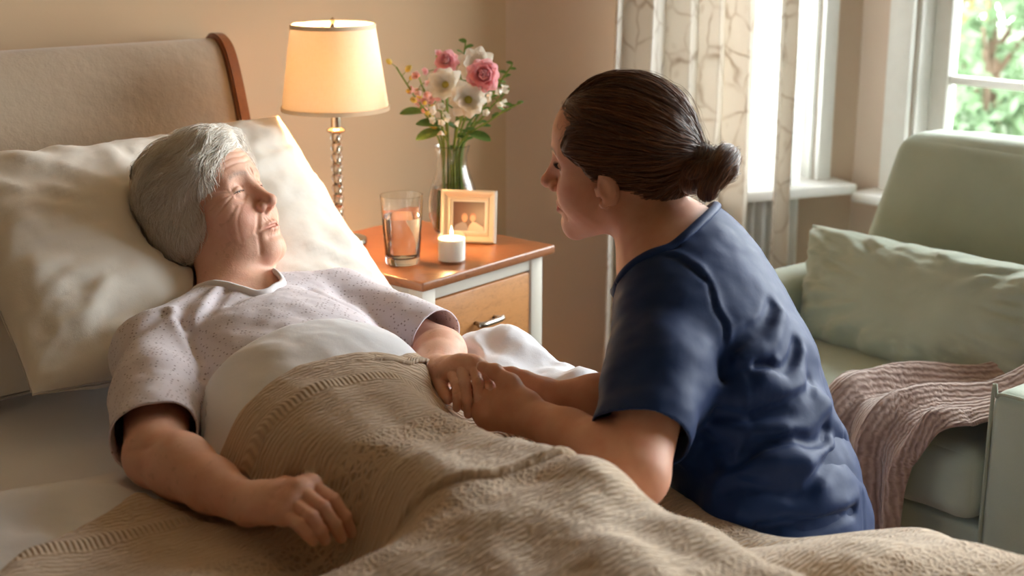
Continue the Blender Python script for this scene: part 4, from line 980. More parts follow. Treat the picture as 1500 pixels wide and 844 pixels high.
M_GREY = hair_mat('silver_hair', cols=[srgb(206, 192, 174), srgb(230, 221, 208), srgb(244, 239, 230), srgb(253, 250, 245)], rough=.42)
hair_obj('hair', cap, locks, M_GREY, patient)
# ---- the gown
gs = SDF()
gs.chain([b3(.580, .310, .678), b3(.70, .330, .662), b3(.88, .362, .642), b3(1.05, .400, .630)], [.105, .158, .138, .130], .05, fl=(Z_, .54))
gR = b3(.905, .617, .658); gL = b3(.80, .100, .668)
gs.chain([b3(.590, .37, .682), shR+V(0, 0, .003)], [.066, .066], .05); gs.chain([b3(.580, .24, .682), shL+V(0, 0, .003)], [.066, .064], .05)
dR = _nrm(gR-shR); dL = _nrm(gL-shL)
gs.chain([shR+V(0, 0, .003), (shR+gR)/2, gR+dR*.03], [.063, .060, .055], .02); gs.chain([shL+V(0, 0, .003), gL+dL*.03], [.060, .054], .02)
gs.disp(lambda P: .0030*fbm(P, 13, 3)+.0022*np.sin(60*((P-gR)@dR)+9*fbm(P, 6, 2))*np.exp(-np.abs((P-gR)@dR)/.12), b3(.75, .35, .68), .6)
fold_lines(gs, [[V(-0.4919,2.0172,0.7446), V(-0.4628,1.9686,0.7176), V(-0.4358,1.8976,0.6844)], [V(-0.5141,2.0211,0.7592), V(-0.5341,1.9916,0.7261), V(-0.5451,1.9488,0.6825)], [V(-0.4752,2.1256,0.7626), V(-0.4902,2.0679,0.7406), V(-0.4919,2.0081,0.7105)], [V(-0.4435,2.1201,0.7422), V(-0.4477,2.0325,0.7243), V(-0.4536,2.0029,0.6911)], [V(-0.3802,2.1201,0.7422), V(-0.3976,2.0949,0.7253), V(-0.4180,2.0618,0.7177)], [V(-0.3132,2.1795,0.7706), V(-0.2877,2.1421,0.7472), V(-0.2429,2.1160,0.7269)], [V(-0.5040,1.8914,0.6612), V(-0.4704,1.8951,0.6751), V(-0.4416,1.8971,0.6825)]], .006, .009)
fold_lines(gs, [[V(-0.5088,2.0399,0.7518), V(-0.4766,1.9698,0.7223), V(-0.4474,1.8963,0.6798)], [V(-0.4562,2.1256,0.7626), V(-0.4661,2.0351,0.7341), V(-0.4738,2.0029,0.6911)], [V(-0.5609,1.9450,0.6683), V(-0.5187,1.9065,0.6405), V(-0.4608,1.8901,0.6566)]], -.005, .010)
Vg, Fg = gs.mesh(.0042); Vg, Fg = big_island(Vg, Fg); Vg = gs.project(Vg, 1)
na = _nrm(neckb-neck0); q = Vg-neckb; ax_d = q@na; rad_n = np.linalg.norm(q-ax_d[:, None]*na, axis=1)
front = q@_nrm(AX+V(0, 0, .4))
bad = ((rad_n < .071+.40*np.maximum(front-.02, 0)) & (ax_d < .075)) | (((Vg-gR)@dR > .012) & (np.linalg.norm(Vg-gR, axis=1) < .15)) | (((Vg-gL)@dL > .012) & (np.linalg.norm(Vg-gL, axis=1) < .12)) | ((Vg-bw(1.0, .34, .6))@AX > -.075)
Vg, Fg = drop_faces(Vg, Fg, bad); Vg, Fg = big_island(Vg, Fg); Vg = smooth_boundary(lap(Vg, Fg, 1, .4), Fg)
def gown_mat():
    m = NT('spotted_gown_cotton'); o = m.co('Object'); v = m.n('ShaderNodeTexVoronoi'); v.inputs['Scale'].default_value = 165; v.inputs['Randomness'].default_value = .55; m.l(o, v.inputs['Vector'])
    cell = m.n('ShaderNodeSeparateColor'); m.l(v.outputs['Color'], cell.inputs[0])
    dot = m.math('MULTIPLY', m.ramp(v.outputs['Distance'], [(.20, 1.0), (.33, 0.0)]), m.ramp(cell.outputs[0], [(.25, 0.0), (.4, 1.0)]))
    dc = m.mix(srgb(120, 104, 100), srgb(160, 140, 150), cell.outputs[1]); base = m.mix(srgb(222, 214, 220), srgb(212, 204, 212), m.noise(o, 9, 3))
    wv = m.noise(o, 800, 2)
    m.bsdf(m.mix(base, dc, m.math('MULTIPLY', dot, .8)), .85, m.bump(m.math('ADD', m.math('MULTIPLY', m.noise(o, 60, 4), .8), m.math('MULTIPLY', wv, .3)), .28, .003), **{'Sheen Weight': .25}); return m.m
M_GOWN = gown_mat()
gown = mobj('gown', Vg, Fg, M_GOWN, patient); md = gown.modifiers.new('thick', 'SOLIDIFY'); md.thickness = .0025; md.offset = -1
# neckband following the open edge of the gown
lp = boundary_loops(Fg); lp = sorted(lp, key=lambda L: np.linalg.norm(Vg[L].mean(0)-neckb)); M_BAND = cloth_mat('gown_binding', srgb(232, 226, 228), 700, .3)
edge_band('neckband', Vg, lp[0], M_BAND, patient, .0046, 1.7, V(0, 0, .001), 6)
# ================================================================ the carer kneeling at the bedside
NH = Fr(V(0.1508,2.0169,0.9751), look_frame(V(-0.9600,0.2125,-0.0569), V(-0.1300,-0.1876,0.9613)), .97)
nurse = thing('person', V(.42, 1.86, 0), 'dark-haired person in a navy short-sleeved tunic kneeling at the bedside holding a hand', 'person')
M_SKIN2 = skin_mat('fair_skin', srgb(220, 168, 142), srgb(208, 152, 126), srgb(200, 122, 98), srgb(178, 92, 84), srgb(60, 40, 30), .55, .12)
NFW = _nrm(V(-.95, .31, 0)); NLF = V(-NFW[1], NFW[0], 0)        # facing, and towards the carer's own left
sn = SDF(); head_sdf(sn, NH, smile=1.0, eye_open=.4, ey=.017, es=.86)
nb0 = NH.w((0, -.022, -.045)); nbb = V(.222, 2.012, .862)
sn.cone(nb0, nbb, .046, .052, .03); sn.cone(NH.w((-.05, -.012, -.05)), nbb+NLF*.02+NFW*.03, .010, .010, .02)
SP = [V(.230, 2.003, .845), V(.270, 1.970, .770), V(.318, 1.930, .675), V(.352, 1.898, .580), V(.372, 1.874, .480)]
spd = _nrm(SP[-1]-SP[1]); dep = _nrm(NFW-spd*(NFW@spd))
sn.chain(SP, [.060, .135, .130, .125, .150], .05, fl=(dep, .68))
nsL, neL, nwL = V(.212, 1.868, .792), V(.153, 1.648, .648), V(0.0241,1.8199,0.6649)
nsR, neR, nwR = V(.285, 2.085, .785), V(.225, 1.875, .668), V(0.0504,1.9105,0.6555)
sn.chain([SP[0]+NLF*.05, nsL], [.05, .050], .04); sn.chain([SP[0]-NLF*.05, nsR], [.05, .050], .04)
arm(sn, nsL, neL, nwL, (.050, .0415, .0425, .034, .0235), .02); arm(sn, nsR, neR, nwR, (.048, .038, .039, .032, .023), .02)
sn.groove([neL+V(-.035, .02, .03), neL+V(-.02, -.03, .035)], .002, .008)
for s, kx in ((1, V(.405, 1.80, .055)), (-1, V(.44, 1.94, .055))):
    hp = V(.39, 1.87, .47)+NLF*.075*s; an = kx-NFW*.36+V(0, 0, .0)
    sn.chain([hp, kx+V(0, 0, .01), an, an-NFW*.06], [.080, .054, .038, .030], .04)
infos2 = []
HL = [[V(-0.0322,1.8687,0.6732), V(-0.0509,1.8943,0.6723), V(-0.0637,1.9072,0.6740), V(-0.0776,1.9158,0.6751)], [V(-0.0389,1.8657,0.6622), V(-0.0575,1.8897,0.6628), V(-0.0704,1.9026,0.6644), V(-0.0823,1.9111,0.6655)],
      [V(-0.0407,1.8581,0.6530), V(-0.0575,1.8841,0.6536), V(-0.0704,1.8979,0.6548), V(-0.0803,1.9055,0.6562)], [V(-0.0348,1.8460,0.6464), V(-0.0495,1.8720,0.6469), V(-0.0594,1.8827,0.6481), V(-0.0673,1.8912,0.6491)]]
wsl = [V(-.004, .010, .012), V(0, .004, .005), V(.0, -.004, -.004), V(.004, -.010, -.012)]
palm(sn, nwL, [q[0] for q in HL], .0132, .014, wsl)
for P, sc in zip(HL, (.92, .95, .92, .84)): finger(sn, P, sc)
TN = [V(0.0130,1.8315,0.6775), V(-0.0028,1.8513,0.6972), V(-0.0236,1.8661,0.7100), V(-0.0417,1.8776,0.7142)]
sn.chain(TN, [.0165, .0118, .0098, .0078], .006, k0=.016); sn.cone((nwL+HL[0][0])/2, TN[1], .013, .010, .016); infos2.append(nail_info(TN, _nrm(V(-.1, .2, 1)), 1.05)); sn.ball(TN[2], .0108, .005)
HR = [[V(-0.0049,1.9413,0.6737), V(-0.0276,1.9478,0.6787), V(-0.0405,1.9543,0.6797), V(-0.0525,1.9605,0.6797)], [V(-0.0059,1.9442,0.6654), V(-0.0296,1.9515,0.6692), V(-0.0435,1.9582,0.6711), V(-0.0566,1.9646,0.6720)],
      [V(-0.0049,1.9444,0.6581), V(-0.0277,1.9516,0.6619), V(-0.0416,1.9583,0.6637), V(-0.0526,1.9629,0.6653)], [V(0.0000,1.9407,0.6521), V(-0.0178,1.9479,0.6558), V(-0.0287,1.9524,0.6574), V(-0.0376,1.9567,0.6580)]]
palm(sn, nwR, [q[0] for q in HR], .0125, .014, wsl)
for P, sc in zip(HR, (.97, 1.0, .96, .86)): finger(sn, P, sc)
sn.chain([V(0.0387,1.9088,0.6683), V(0.0175,1.9223,0.6801), V(0.0000,1.9291,0.6860), V(-0.0147,1.9346,0.6873)], [.015, .0115, .0098, .0078], .006, k0=.014)
fin_body('body', sn, .0027, NH, nurse, M_SKIN2, lambda v: head_tint(v, NH), infos2, [(np.mean([q[0] for q in HL], 0), .085)])
eye_obj(NH, .031, nurse, srgb(84, 62, 44)); eye_obj(NH, -.031, nurse, srgb(84, 62, 44))
# lashes
lp_ = []
for s in (-1, 1):
    for x in np.linspace(-.9, .9, 14):
        p0 = V(s*(.0312+.0112*x), .0835-.0045*x*x-.002*x, .0108-.002*x*x); lp_.append(tube_data([NH.w(p0), NH.w(p0+V(s*.001*x, .003, .0008)), NH.w(p0+V(s*.003*x, .0065, .0035))], [.0005, .0004, .0001], 3))
for s_ in (0, 14): mobj('eyelashes', *join(*lp_[s_:s_+14]), simple_mat('lash_black', (.012, .008, .006), .6), nurse)
# ---- hair gathered into a low bun
hn = SDF(); a = dict(fr=NH); y_ = dict(fr=NH, sym=True)
hn.ell((0, -.016, .048), (.0805, .102, .0875), .01, **a); hn.ball((0, -.062, .006), .058, .03, **a); hn.ell((0, -.060, -.050), (.052, .036, .044), .025, **a)
hn.ell((.058, .030, .030), (.022, .040, .050), .02, **y_)
hn.ell((0, .112, -.028), (.080, .074, .080), .008, op='s', **a); hn.ell((.067, .078, -.005), (.034, .050, .044), .010, op='s', **y_); hn.ell((.060, .060, -.055), (.040, .062, .052), .010, op='s', **y_); hn.ell((.082, .010, -.020), (.024, .024, .032), .008, op='s', **y_); hn.ell((.078, .010, -.066), (.04, .042, .035), .01, op='s', **y_)
TIE = V(0.2425,1.9875,1.0007); BUN = V(0.2720,1.9706,0.9765); TL_ = NH.l(TIE)
hn.ball(TL_*.93, .022, .03, **a)
hn.disp(lambda P: .0016*fbm(NH.l(P)*V(1, .5, 1), 55, 3), NH.w((0, -.02, .03)), .2)
cap = hn.mesh(.0032); cap = big_island(*cap); cap = (hn.project(cap[0], 1), cap[1])
def hroots(n, r, cond):
    i = r.integers(0, len(cap[0]), n*6); p = cap[0][i]; L = NH.l(p); m = cond(L); return p[m][:n]
r2 = np.random.default_rng(21)
def flow2(P, t):
    d = TIE-P; dl = np.linalg.norm(d, axis=1, keepdims=True); L = NH.l(P); n = np.stack([noise3(L*14+3), noise3(L*14+9), noise3(L*14+15)], -1)
    side = np.stack([0*L[:, 0], -.25+0*L[:, 0], -.55*sstep(.05, .11, L[:, 2])*sstep(-.03, .06, L[:, 1])], -1)@NH.M.T
    return d/dl+n*.22+side*(1-t)
lk = [strands(hn, hroots(5200, r2, lambda L: (L[:, 1] > -.09) & (L[:, 1] < .074)), flow2, 14, .0085, lambda t: .0004+.0022*math.sin(3.1*t), .00062, seed=5),
      strands(hn, hroots(1500, r2, lambda L: (L[:, 1] > -.02) & (L[:, 1] < .070)), flow2, 16, .0098, lambda t: .0012+.0045*math.sin(3.1*t), .0005, seed=6, curl=.002, curl_f=30),
      strands(hn, hroots(160, r2, lambda L: (L[:, 2] > .0)), flow2, 14, .008, lambda t: .002+.010*math.sin(2.9*t), .00022, seed=7, curl=.004, curl_f=35)]
M_BRUN = hair_mat('brown_hair', [srgb(52, 32, 20), srgb(84, 52, 33), srgb(116, 74, 46), srgb(150, 102, 64)], .34)
hair2 = hair_obj('hair', cap, lk, M_BRUN, nurse)
bs_ = SDF(); bz = _nrm(BUN-TIE); bx = _nrm(np.cross(bz, V(0, 0, 1))); by = np.cross(bz, bx); BF = Fr(BUN, np.array([bx, by, bz]).T)
bs_.ell((0, 0, .000), (.028, .028, .026), .01, fr=BF); bs_.ball((0, 0, -.022), .020, .02, fr=BF)
tw = [(.031*math.cos(q)*(1-.05*q/6.28), .031*math.sin(q)*(1-.05*q/6.28), -.014+.006*q) for q in np.linspace(.2, 6.9, 26)]
bs_.chain(tw, [.012+.006*math.sin(math.pi*i/25) for i in range(26)], .0012, fr=BF, k0=.002)
bs_.chain([(.010, .016, .020), (.020, -.006, .026), (.004, -.022, .026), (-.016, -.012, .024), (-.014, .010, .020)], [.009, .013, .014, .012, .008], .0015, fr=BF)
bs_.chain([(.026, .018, -.024), (.036, .002, -.006), (.030, -.018, .012)], [.009, .011, .009], .0015, fr=BF)
cb = bs_.mesh(.0026); cb = big_island(*cb); cb = (bs_.project(cb[0], 1), cb[1])
def flow4(P, t):
    L = BF.l(P); f = np.stack([-L[:, 1], L[:, 0], .012+.010*noise3(L*50)], -1); f /= np.linalg.norm(f, axis=1, keepdims=True); n = np.stack([noise3(L*40+3), noise3(L*40+9), noise3(L*40+15)], -1); return (f+.35*n)@BF.M.T
ib = r2.integers(0, len(cb[0]), 2600); lb = [strands(bs_, cb[0][ib], flow4, 12, .0055, lambda t: .0003+.0016*math.sin(3.1*t), .0006, seed=9), strands(bs_, cb[0][ib[:260]], flow4, 12, .006, lambda t: .001+.006*math.sin(3*t), .00026, seed=10)]
cap_b = cb; bun = hair_obj('bun', cap_b, lb, M_BRUN, hair2)
# ---- tunic
ts = SDF(); ts.chain(SP[:1]+[SP[1], SP[2]-NFW*.002, SP[3], SP[4]+V(.006, -.003, -.02), V(.400, 1.858, .36)], [.066, .142, .146, .146, .168, .176], .06, fl=(dep, .70))
hemL = nsL+(neL-nsL)*.80; dS = _nrm(neL-nsL); hemR = nsR+(neR-nsR)*.55; dSR = _nrm(neR-nsR)
ts.chain([SP[0]+NLF*.045, nsL+V(.003, 0, .0)], [.056, .062], .04); ts.chain([SP[0]-NLF*.045, nsR], [.060, .062], .05)
ts.chain([nsL, nsL+(hemL-nsL)*.5+V(.004, 0, 0), hemL+dS*.04], [.068, .067, .060], .03); ts.chain([nsR, hemR, hemR+dSR*.04], [.062, .060, .058], .03)
tq = lambda P: np.stack([(P-SP[2])@spd, (P-SP[2])@NLF, (P-SP[2])@dep], -1)
ts.disp(lambda P: .0035*fbm(tq(P)*V(1.6, 1, 1), 9, 3)+.0055*np.sin(46*tq(P)[..., 0]+22*tq(P)[..., 1]+2.6*fbm(P, 7, 2))*sstep(-.06, .04, tq(P)[..., 0])*sstep(.30, .18, tq(P)[..., 0])*sstep(-.09, .02, tq(P)[..., 2]*0+tq(P)[..., 1]), SP[2], .5)
ts.disp(lambda P: .003*np.sin(70*((P-hemL)@NFW)+2.0*fbm(P, 8, 2))*np.exp(-(((P-hemL)@dS+.03)/.09)**2)*(np.linalg.norm(P-hemL-dS*-.05, axis=-1) < .14), hemL-dS*.05, .15)
fold_lines(ts, [[V(0.3426,1.8748,0.7928), V(0.3196,1.8479,0.7696), V(0.2912,1.8336,0.7547), V(0.2736,1.8062,0.7299)], [V(0.3744,1.8634,0.7503), V(0.3520,1.8359,0.7249), V(0.3087,1.8217,0.7102)], [V(0.4137,1.8332,0.6372), V(0.3798,1.8053,0.6104), V(0.3300,1.7813,0.5983), V(0.2827,1.7725,0.6039)], [V(0.4025,1.8150,0.5694), V(0.3613,1.7947,0.5710), V(0.3055,1.7644,0.5740)], [V(0.4072,1.8501,0.7005), V(0.3706,1.8240,0.6801), V(0.3255,1.8027,0.6780), V(0.2827,1.7956,0.6902)], [V(0.4306,1.8041,0.5288), V(0.3706,1.7832,0.5280), V(0.3192,1.7578,0.5493)], [V(0.2400,1.9510,0.8838), V(0.2175,1.9151,0.8658), V(0.2200,1.8925,0.8588)]], .0125, .0085)
fold_lines(ts, [[V(0.3538,1.8719,0.7819), V(0.3317,1.8443,0.7562), V(0.2952,1.8198,0.7418)], [V(0.3884,1.8598,0.7367), V(0.3613,1.8311,0.7070), V(0.3133,1.8174,0.6942)], [V(0.4165,1.8283,0.6192), V(0.3845,1.8000,0.5907), V(0.3300,1.7775,0.5842)], [V(0.4118,1.8416,0.6689), V(0.3706,1.8168,0.6533), V(0.3209,1.7967,0.6559), V(0.2782,1.7909,0.6726)], [V(0.4446,1.8089,0.5468), V(0.3798,1.7885,0.5477), V(0.3101,1.7607,0.5599)]], -.0085, .013)
fold_lines(ts, [[V(0.1984,1.8845,0.8289), V(0.2316,1.8618,0.8215), V(0.2554,1.8263,0.8048), V(0.2782,1.8168,0.7695), V(0.2855,1.8062,0.7299), V(0.2736,1.7932,0.6814)]], .0045, .004)
fold_lines(ts, [[V(0.2012,1.8860,0.8343), V(0.2353,1.8628,0.8251), V(0.2608,1.8270,0.8074), V(0.2845,1.8173,0.7713), V(0.2918,1.8062,0.7299)]], -.0025, .007)
fold_lines(ts, [[V(0.3800,1.9623,0.8102), V(0.4169,1.9366,0.7529), V(0.4368,1.9013,0.6983), V(0.4581,1.8614,0.6266), V(0.4728,1.8348,0.5662), V(0.4792,1.7968,0.5016)]], .003, .003)
Vt_, Ft_ = ts.mesh(.004); Vt_, Ft_ = big_island(Vt_, Ft_); Vt_ = ts.project(Vt_, 1)
na = _nrm(nbb-nb0); q = Vt_-nbb; axd = q@na; rad_n = np.linalg.norm(q-axd[:, None]*na, axis=1); frn = q@dep
nk_ = V(-0.6400,0.1967,0.7341); nk_ = _nrm(nk_-NLF*(nk_@NLF)); bad = (((Vt_-V(0.2184,1.9949,0.8545))@nk_ > 0) & (np.linalg.norm(q, axis=1) < .15)) | (((Vt_-hemL)@dS > 0) & (np.linalg.norm(Vt_-hemL, axis=1) < .11) & ((Vt_-SP[2])@NLF > .085)) | (((Vt_-hemR)@dSR > .01) & (np.linalg.norm(Vt_-hemR, axis=1) < .10) & ((Vt_-SP[2])@NLF < -.05)) | (Vt_[:, 2] < .37)
Vt_, Ft_ = drop_faces(Vt_, Ft_, bad); Vt_, Ft_ = big_island(Vt_, Ft_); Vt_ = smooth_boundary(lap(Vt_, Ft_, 1, .4), Ft_)
def navy_mat():
    m = NT('navy_tunic_cloth'); o = m.co('Object'); c = m.mix(srgb(15, 47, 98), srgb(11, 38, 82), m.noise(o, 8, 3)); h = m.math('ADD', m.math('MULTIPLY', m.noise(o, 34, 5), 1.0), m.math('MULTIPLY', m.noise(o, 900, 2), .15))
    m.bsdf(c, .6, m.bump(h, .22, .004), **{'Sheen Weight': .08, 'Sheen Roughness': .4, 'Specular IOR Level': .25}); return m.m
M_NAVY = navy_mat(); tunic = mobj('tunic', Vt_, Ft_, M_NAVY, nurse); md = tunic.modifiers.new('thick', 'SOLIDIFY'); md.thickness = .0025; md.offset = -1
lp = sorted(boundary_loops(Ft_), key=lambda L: np.linalg.norm(Vt_[L].mean(0)-nbb)); edge_band('neckband', Vt_, lp[0], M_NAVY, tunic, .004, 1.7)
# ---- trousers and shoes
tr = SDF(); tr.chain([V(.383, 1.874, .50), V(.392, 1.866, .42)], [.160, .165], .05, fl=(NFW, .72))
for s, kx in ((1, V(.405, 1.80, .055)), (-1, V(.44, 1.94, .055))):
    hp = V(.39, 1.87, .45)+NLF*.075*s; an = kx-NFW*.34; tr.chain([hp, kx+V(0, 0, .015), an+V(0, 0, .008)], [.092, .066, .050], .04)
tr.disp(lambda P: .004*fbm(P, 14, 3), V(.5, 1.85, .25), .6); tr.plane((0, 0, -1), -.003)
Vr, Fr_ = tr.mesh(.006); Vr, Fr_ = big_island(Vr, Fr_); tro = mobj('trousers', Vr, Fr_, M_NAVY, nurse)
M_SHOE = simple_mat('black_shoe_leather', (.02, .02, .022), .4)
for s, kx in ((1, V(.405, 1.80, .055)), (-1, V(.44, 1.94, .055))):
    an = kx-NFW*.375; sh = SDF(); sh.chain([an+V(0, 0, .012), an-NFW*.05+V(0, 0, .012), an-NFW*.14+V(0, 0, -.012)], [.045, .042, .034], .02); sh.plane((0, 0, -1), -.002); v, f = sh.mesh(.005); mobj('shoe', v, f, M_SHOE, nurse)
# ================================================================ the bedside table and what stands on it
NF = V(-.160, 2.460, 0); NE = _nrm(V(.636, .772, 0)); NG = V(-NE[1], NE[0], 0); NW, ND, NZ = .388, .40, .680
MN = MX([NE, NG, V(0, 0, 1)], NF); nt_ = thing('nightstand', NF+NE*NW/2+NG*ND/2, 'white-painted nightstand with an oak top and oak drawer in the room corner', 'nightstand')
M_OAK = wood_mat('oak_top', srgb(142, 86, 48), srgb(98, 56, 30), .36, (4, 16, 16), (0, 0, .88), coat=.35); M_OAKD = wood_mat('oak_drawer', srgb(192, 134, 80), srgb(160, 102, 54), .4, (5, 14, 34), (0, 0, .88), coat=.15)
M_CREAM = simple_mat('cream_paint', srgb(226, 220, 206), .45); M_STEEL = simple_mat('brushed_metal', srgb(180, 172, 160), .25, **{'Metallic': 1.0})
box_obj('table_top', (NW, ND, .018), MN, M_OAK, nt_, .004, c=(NW/2, ND/2, NZ-.009), seg=3)
bm = bmesh.new(); z1 = NZ-.0185
for x in (.036, NW-.036):
    for y in (.036, ND-.036): bm_box(bm, (.036, .036, z1), MN, .003, c=(x, y, z1/2))
smooth_angle(bobj('post', bm, M_CREAM, nt_))
bm = bmesh.new()
for zc in (z1-.014, z1-.205): bm_box(bm, (NW-.108, .024, .026), MN, .002, c=(NW/2, .034, zc))
for x in (.030, NW-.030): bm_box(bm, (.014, ND-.108, .215), MN, .002, c=(x, ND/2, z1-.1085))
bm_box(bm, (NW-.108, .014, .215), MN, .002, c=(NW/2, ND-.03, z1-.1085)); smooth_angle(bobj('carcass', bm, M_CREAM, nt_))
dr = box_obj('drawer', (NW-.112, .02, .160), MN, M_OAKD, nt_, .003, c=(NW/2, .031, z1-.110))
p = NF+NE*NW/2+NG*.021+V(0, 0, z1-.098)
for s in (-.028, .028): mobj('handle_post', *tube_data([p+NE*s, p+NE*s-NG*.018], .004, 10), M_STEEL, dr)
mobj('handle', *tube_data(catmull([p+NE*-.036-NG*.016, p-NE*.02-NG*.021, p+NE*.02-NG*.021, p+NE*.036-NG*.016], 14), .0055, 10), M_STEEL, dr)
box_obj('shelf', (NW-.08, ND-.08, .016), MN, M_OAK, nt_, .003, c=(NW/2, ND/2, .17))
# ---- lamp
LP = V(-.345, 2.775, NZ); lamp = thing('table_lamp', LP, 'lit table lamp with tapered cream shade and slim glass stem', 'lamp')
def thin_mat():
    m = NT('thin_clear_glass'); tr = m.n('ShaderNodeBsdfTransparent'); m.l(m.mix((.985, .99, .985), (.97, .98, .975), m.noise(m.co('Object'), 6, 2)), tr.inputs[0]); gl = m.n('ShaderNodeBsdfGlossy'); gl.inputs['Roughness'].default_value = .03
    lw = m.n('ShaderNodeLayerWeight'); lw.inputs['Blend'].default_value = .25; x = m.n('ShaderNodeMixShader'); m.l(m.math('MULTIPLY', lw.outputs['Facing'], .45), x.inputs[0]); m.l(tr.outputs[0], x.inputs[1]); m.l(gl.outputs[0], x.inputs[2]); m.l(x.outputs[0], m.out.inputs['Surface']); return m.m
M_THIN = thin_mat()
M_GLASS = glass_mat('clear_glass', (.99, 1, .99)); M_NICK = simple_mat('pale_nickel', srgb(214, 202, 184), .22, **{'Metallic': 1.0})
def shade_mat():
    m = NT('lamp_shade_linen'); o = m.co('Object'); w1 = m.noise(m.co('Object', (1, 1, 14)), 60, 4); w2 = m.noise(m.co('Object', (6, 6, 1)), 60, 3)
    c = m.mix(srgb(255, 250, 240), srgb(246, 234, 214), m.math('MULTIPLY', m.math('ADD', w1, w2), .5))
    d = m.n('ShaderNodeBsdfDiffuse'); t = m.n('ShaderNodeBsdfTranslucent'); m.l(c, d.inputs[0]); m.l(c, t.inputs[0]); x = m.n('ShaderNodeMixShader'); x.inputs[0].default_value = .36
    m.l(d.outputs[0], x.inputs[1]); m.l(t.outputs[0], x.inputs[2]); m.l(x.outputs[0], m.out.inputs['Surface']); return m.m
M_SHADE = shade_mat()
lathe('lamp_base', [(0, 0), (.052, 0), (.055, .004), (.053, .010), (.030, .016), (.013, .024), (.010, .034), (0, .034)], LP, M_NICK, lamp, 40)
lathe('stem', [(0, .03), (.006, .03), (.006, .30), (0, .30)], LP, M_NICK, lamp, 16)
vs_, fs_ = [], []; zz = .040
prof = []
for k in range(9): z0 = .04+k*.0205; prof += [(.0065, z0), (.0105, z0+.004), (.0125, z0+.010), (.0105, z0+.016)]
lathe('glass_column', prof+[(.0065, .2245)], LP, M_GLASS, lamp, 24, ang=80)
lathe('collar', [(.006, .222), (.017, .224), (.019, .227), (.017, .230), (.010, .233), (.0095, .262), (.006, .264)], LP, M_NICK, lamp, 24)
r0, r1, zb, zt = .1045, .0815, .268, .432
o = lathe('lamp_shade', [(r0, zb), (r1, zt), (r1-.0016, zt), (r0-.0016, zb)], LP, M_SHADE, lamp, 72, closed=True, ang=30)
M_TAPE = simple_mat('shade_binding', srgb(226, 208, 178), .7)
for r, z, nme in ((r0, zb+.003, 'bottom_rim'), (r1, zt-.003, 'top_rim')): lathe(nme, [(r+.0012, z-.004), (r+.0014, z+.004), (r-.003, z+.004), (r-.003, z-.004)], LP, M_TAPE, lamp, 72, closed=True)
parts = [tube_data([LP+V(0, 0, zt-.012), LP+V(math.cos(q)*(r1-.002), math.sin(q)*(r1-.002), zt-.006)], .0014, 6) for q in (0, 2.09, 4.19)]
parts.append(tube_data(catmull([LP+V(.012, 0, .27), LP+V(.035, 0, .33), LP+V(.028, 0, .39), LP+V(0, 0, .42), LP+V(-.028, 0, .39), LP+V(-.035, 0, .33), LP+V(-.012, 0, .27)], 30), .0015, 6)); mobj('harp', *join(*parts), M_NICK, lamp)
lathe('finial', [(0, .418), (.005, .42), (.006, .428), (.003, .433), (.0055, .440), (0, .446)], LP, M_NICK, lamp, 16)
mb = NT('lamp_bulb_glow'); em = mb.n('ShaderNodeEmission'); em.inputs[1].default_value = 4; mb.l(mb.ramp(mb.noise(mb.co('Object'), 3), [(0, (1, .66, .32)), (1, (1, .72, .38))]), em.inputs[0]); mb.l(em.outputs[0], mb.out.inputs['Surface'])
lathe('bulb', [(0, .278), (.012, .279), (.013, .30), (.024, .325), (.028, .342), (.023, .360), (.010, .370), (0, .372)], LP, mb.m, lamp, 24, ang=80)
L = bpy.data.lights.new('lamp_light', 'POINT'); L.energy = 62.0; L.color = (1, .52, .20); L.shadow_soft_size = .03; lo_ = bpy.data.objects.new('lamp_light', L); COL.objects.link(lo_); lo_.parent = lamp; lo_.location = (0, 0, .346)
# ---- drinking glass with water
GP = V(-.2065, 2.612, NZ); gl = thing('drinking_glass', GP, 'clear straight drinking glass half full of water beside the candle', 'glass')
lathe('tumbler', [(0, .0003), (.031, .0003), (.0325, .003), (.0405, .128), (.0405, .1305), (.0390, .1305), (.0388, .128), (.0316, .016), (.028, .0125), (0, .0125)], GP, M_GLASS, gl, 56, ang=50)
M_WATER = glass_mat('water', (.985, .995, 1), 0, 1.33)
lathe('water', [(0, .0128), (.0278, .0128), (.0313, .0162), (.0362, .089), (0, .0885)], GP, M_WATER, gl, 56, ang=50)
# ---- candle in a glass cup
CP = V(-.114, 2.617, NZ); cn = thing('candle', CP, 'lit white candle in a small clear glass cup', 'candle')
lathe('glass_cup', [(0, .0003), (.0255, .0003), (.0270, .003), (.0275, .0560), (.0262, .0560), (.0258, .005), (0, .005)], CP, M_THIN, cn, 48, ang=50)
mw = NT('candle_wax'); mw.bsdf(mw.mix(srgb(250, 244, 234), srgb(244, 234, 220), mw.noise(mw.co('Object'), 20)), .5, None, **{'Subsurface Weight': .15, 'Subsurface Radius': (.01, .007, .005), 'Subsurface Scale': .5})
lathe('wax', [(0, .0053), (.0255, .0053), (.0258, .046), (.022, .0475), (.012, .0455), (0, .045)], CP, mw.m, cn, 48, ang=50)
mobj('wick', *tube_data([CP+V(0, 0, .044), CP+V(.0005, 0, .050), CP+V(.0015, 0, .054)], .0008, 6), simple_mat('burnt_wick', (.02, .015, .01), .9), cn)
mf = NT('candle_flame'); em = mf.n('ShaderNodeEmission'); em.inputs[1].default_value = 7; mf.l(mf.ramp(mf.noise(mf.co('Object'), 60), [(.3, (1, .62, .22)), (.7, (1, .78, .42))]), em.inputs[0]); mf.l(em.outputs[0], mf.out.inputs['Surface'])
lathe('flame', [(0, .050), (.0026, .0535), (.0034, .0565), (.0028, .061), (.0013, .067), (0, .0715)], CP, mf.m, cn, 16, ang=80)
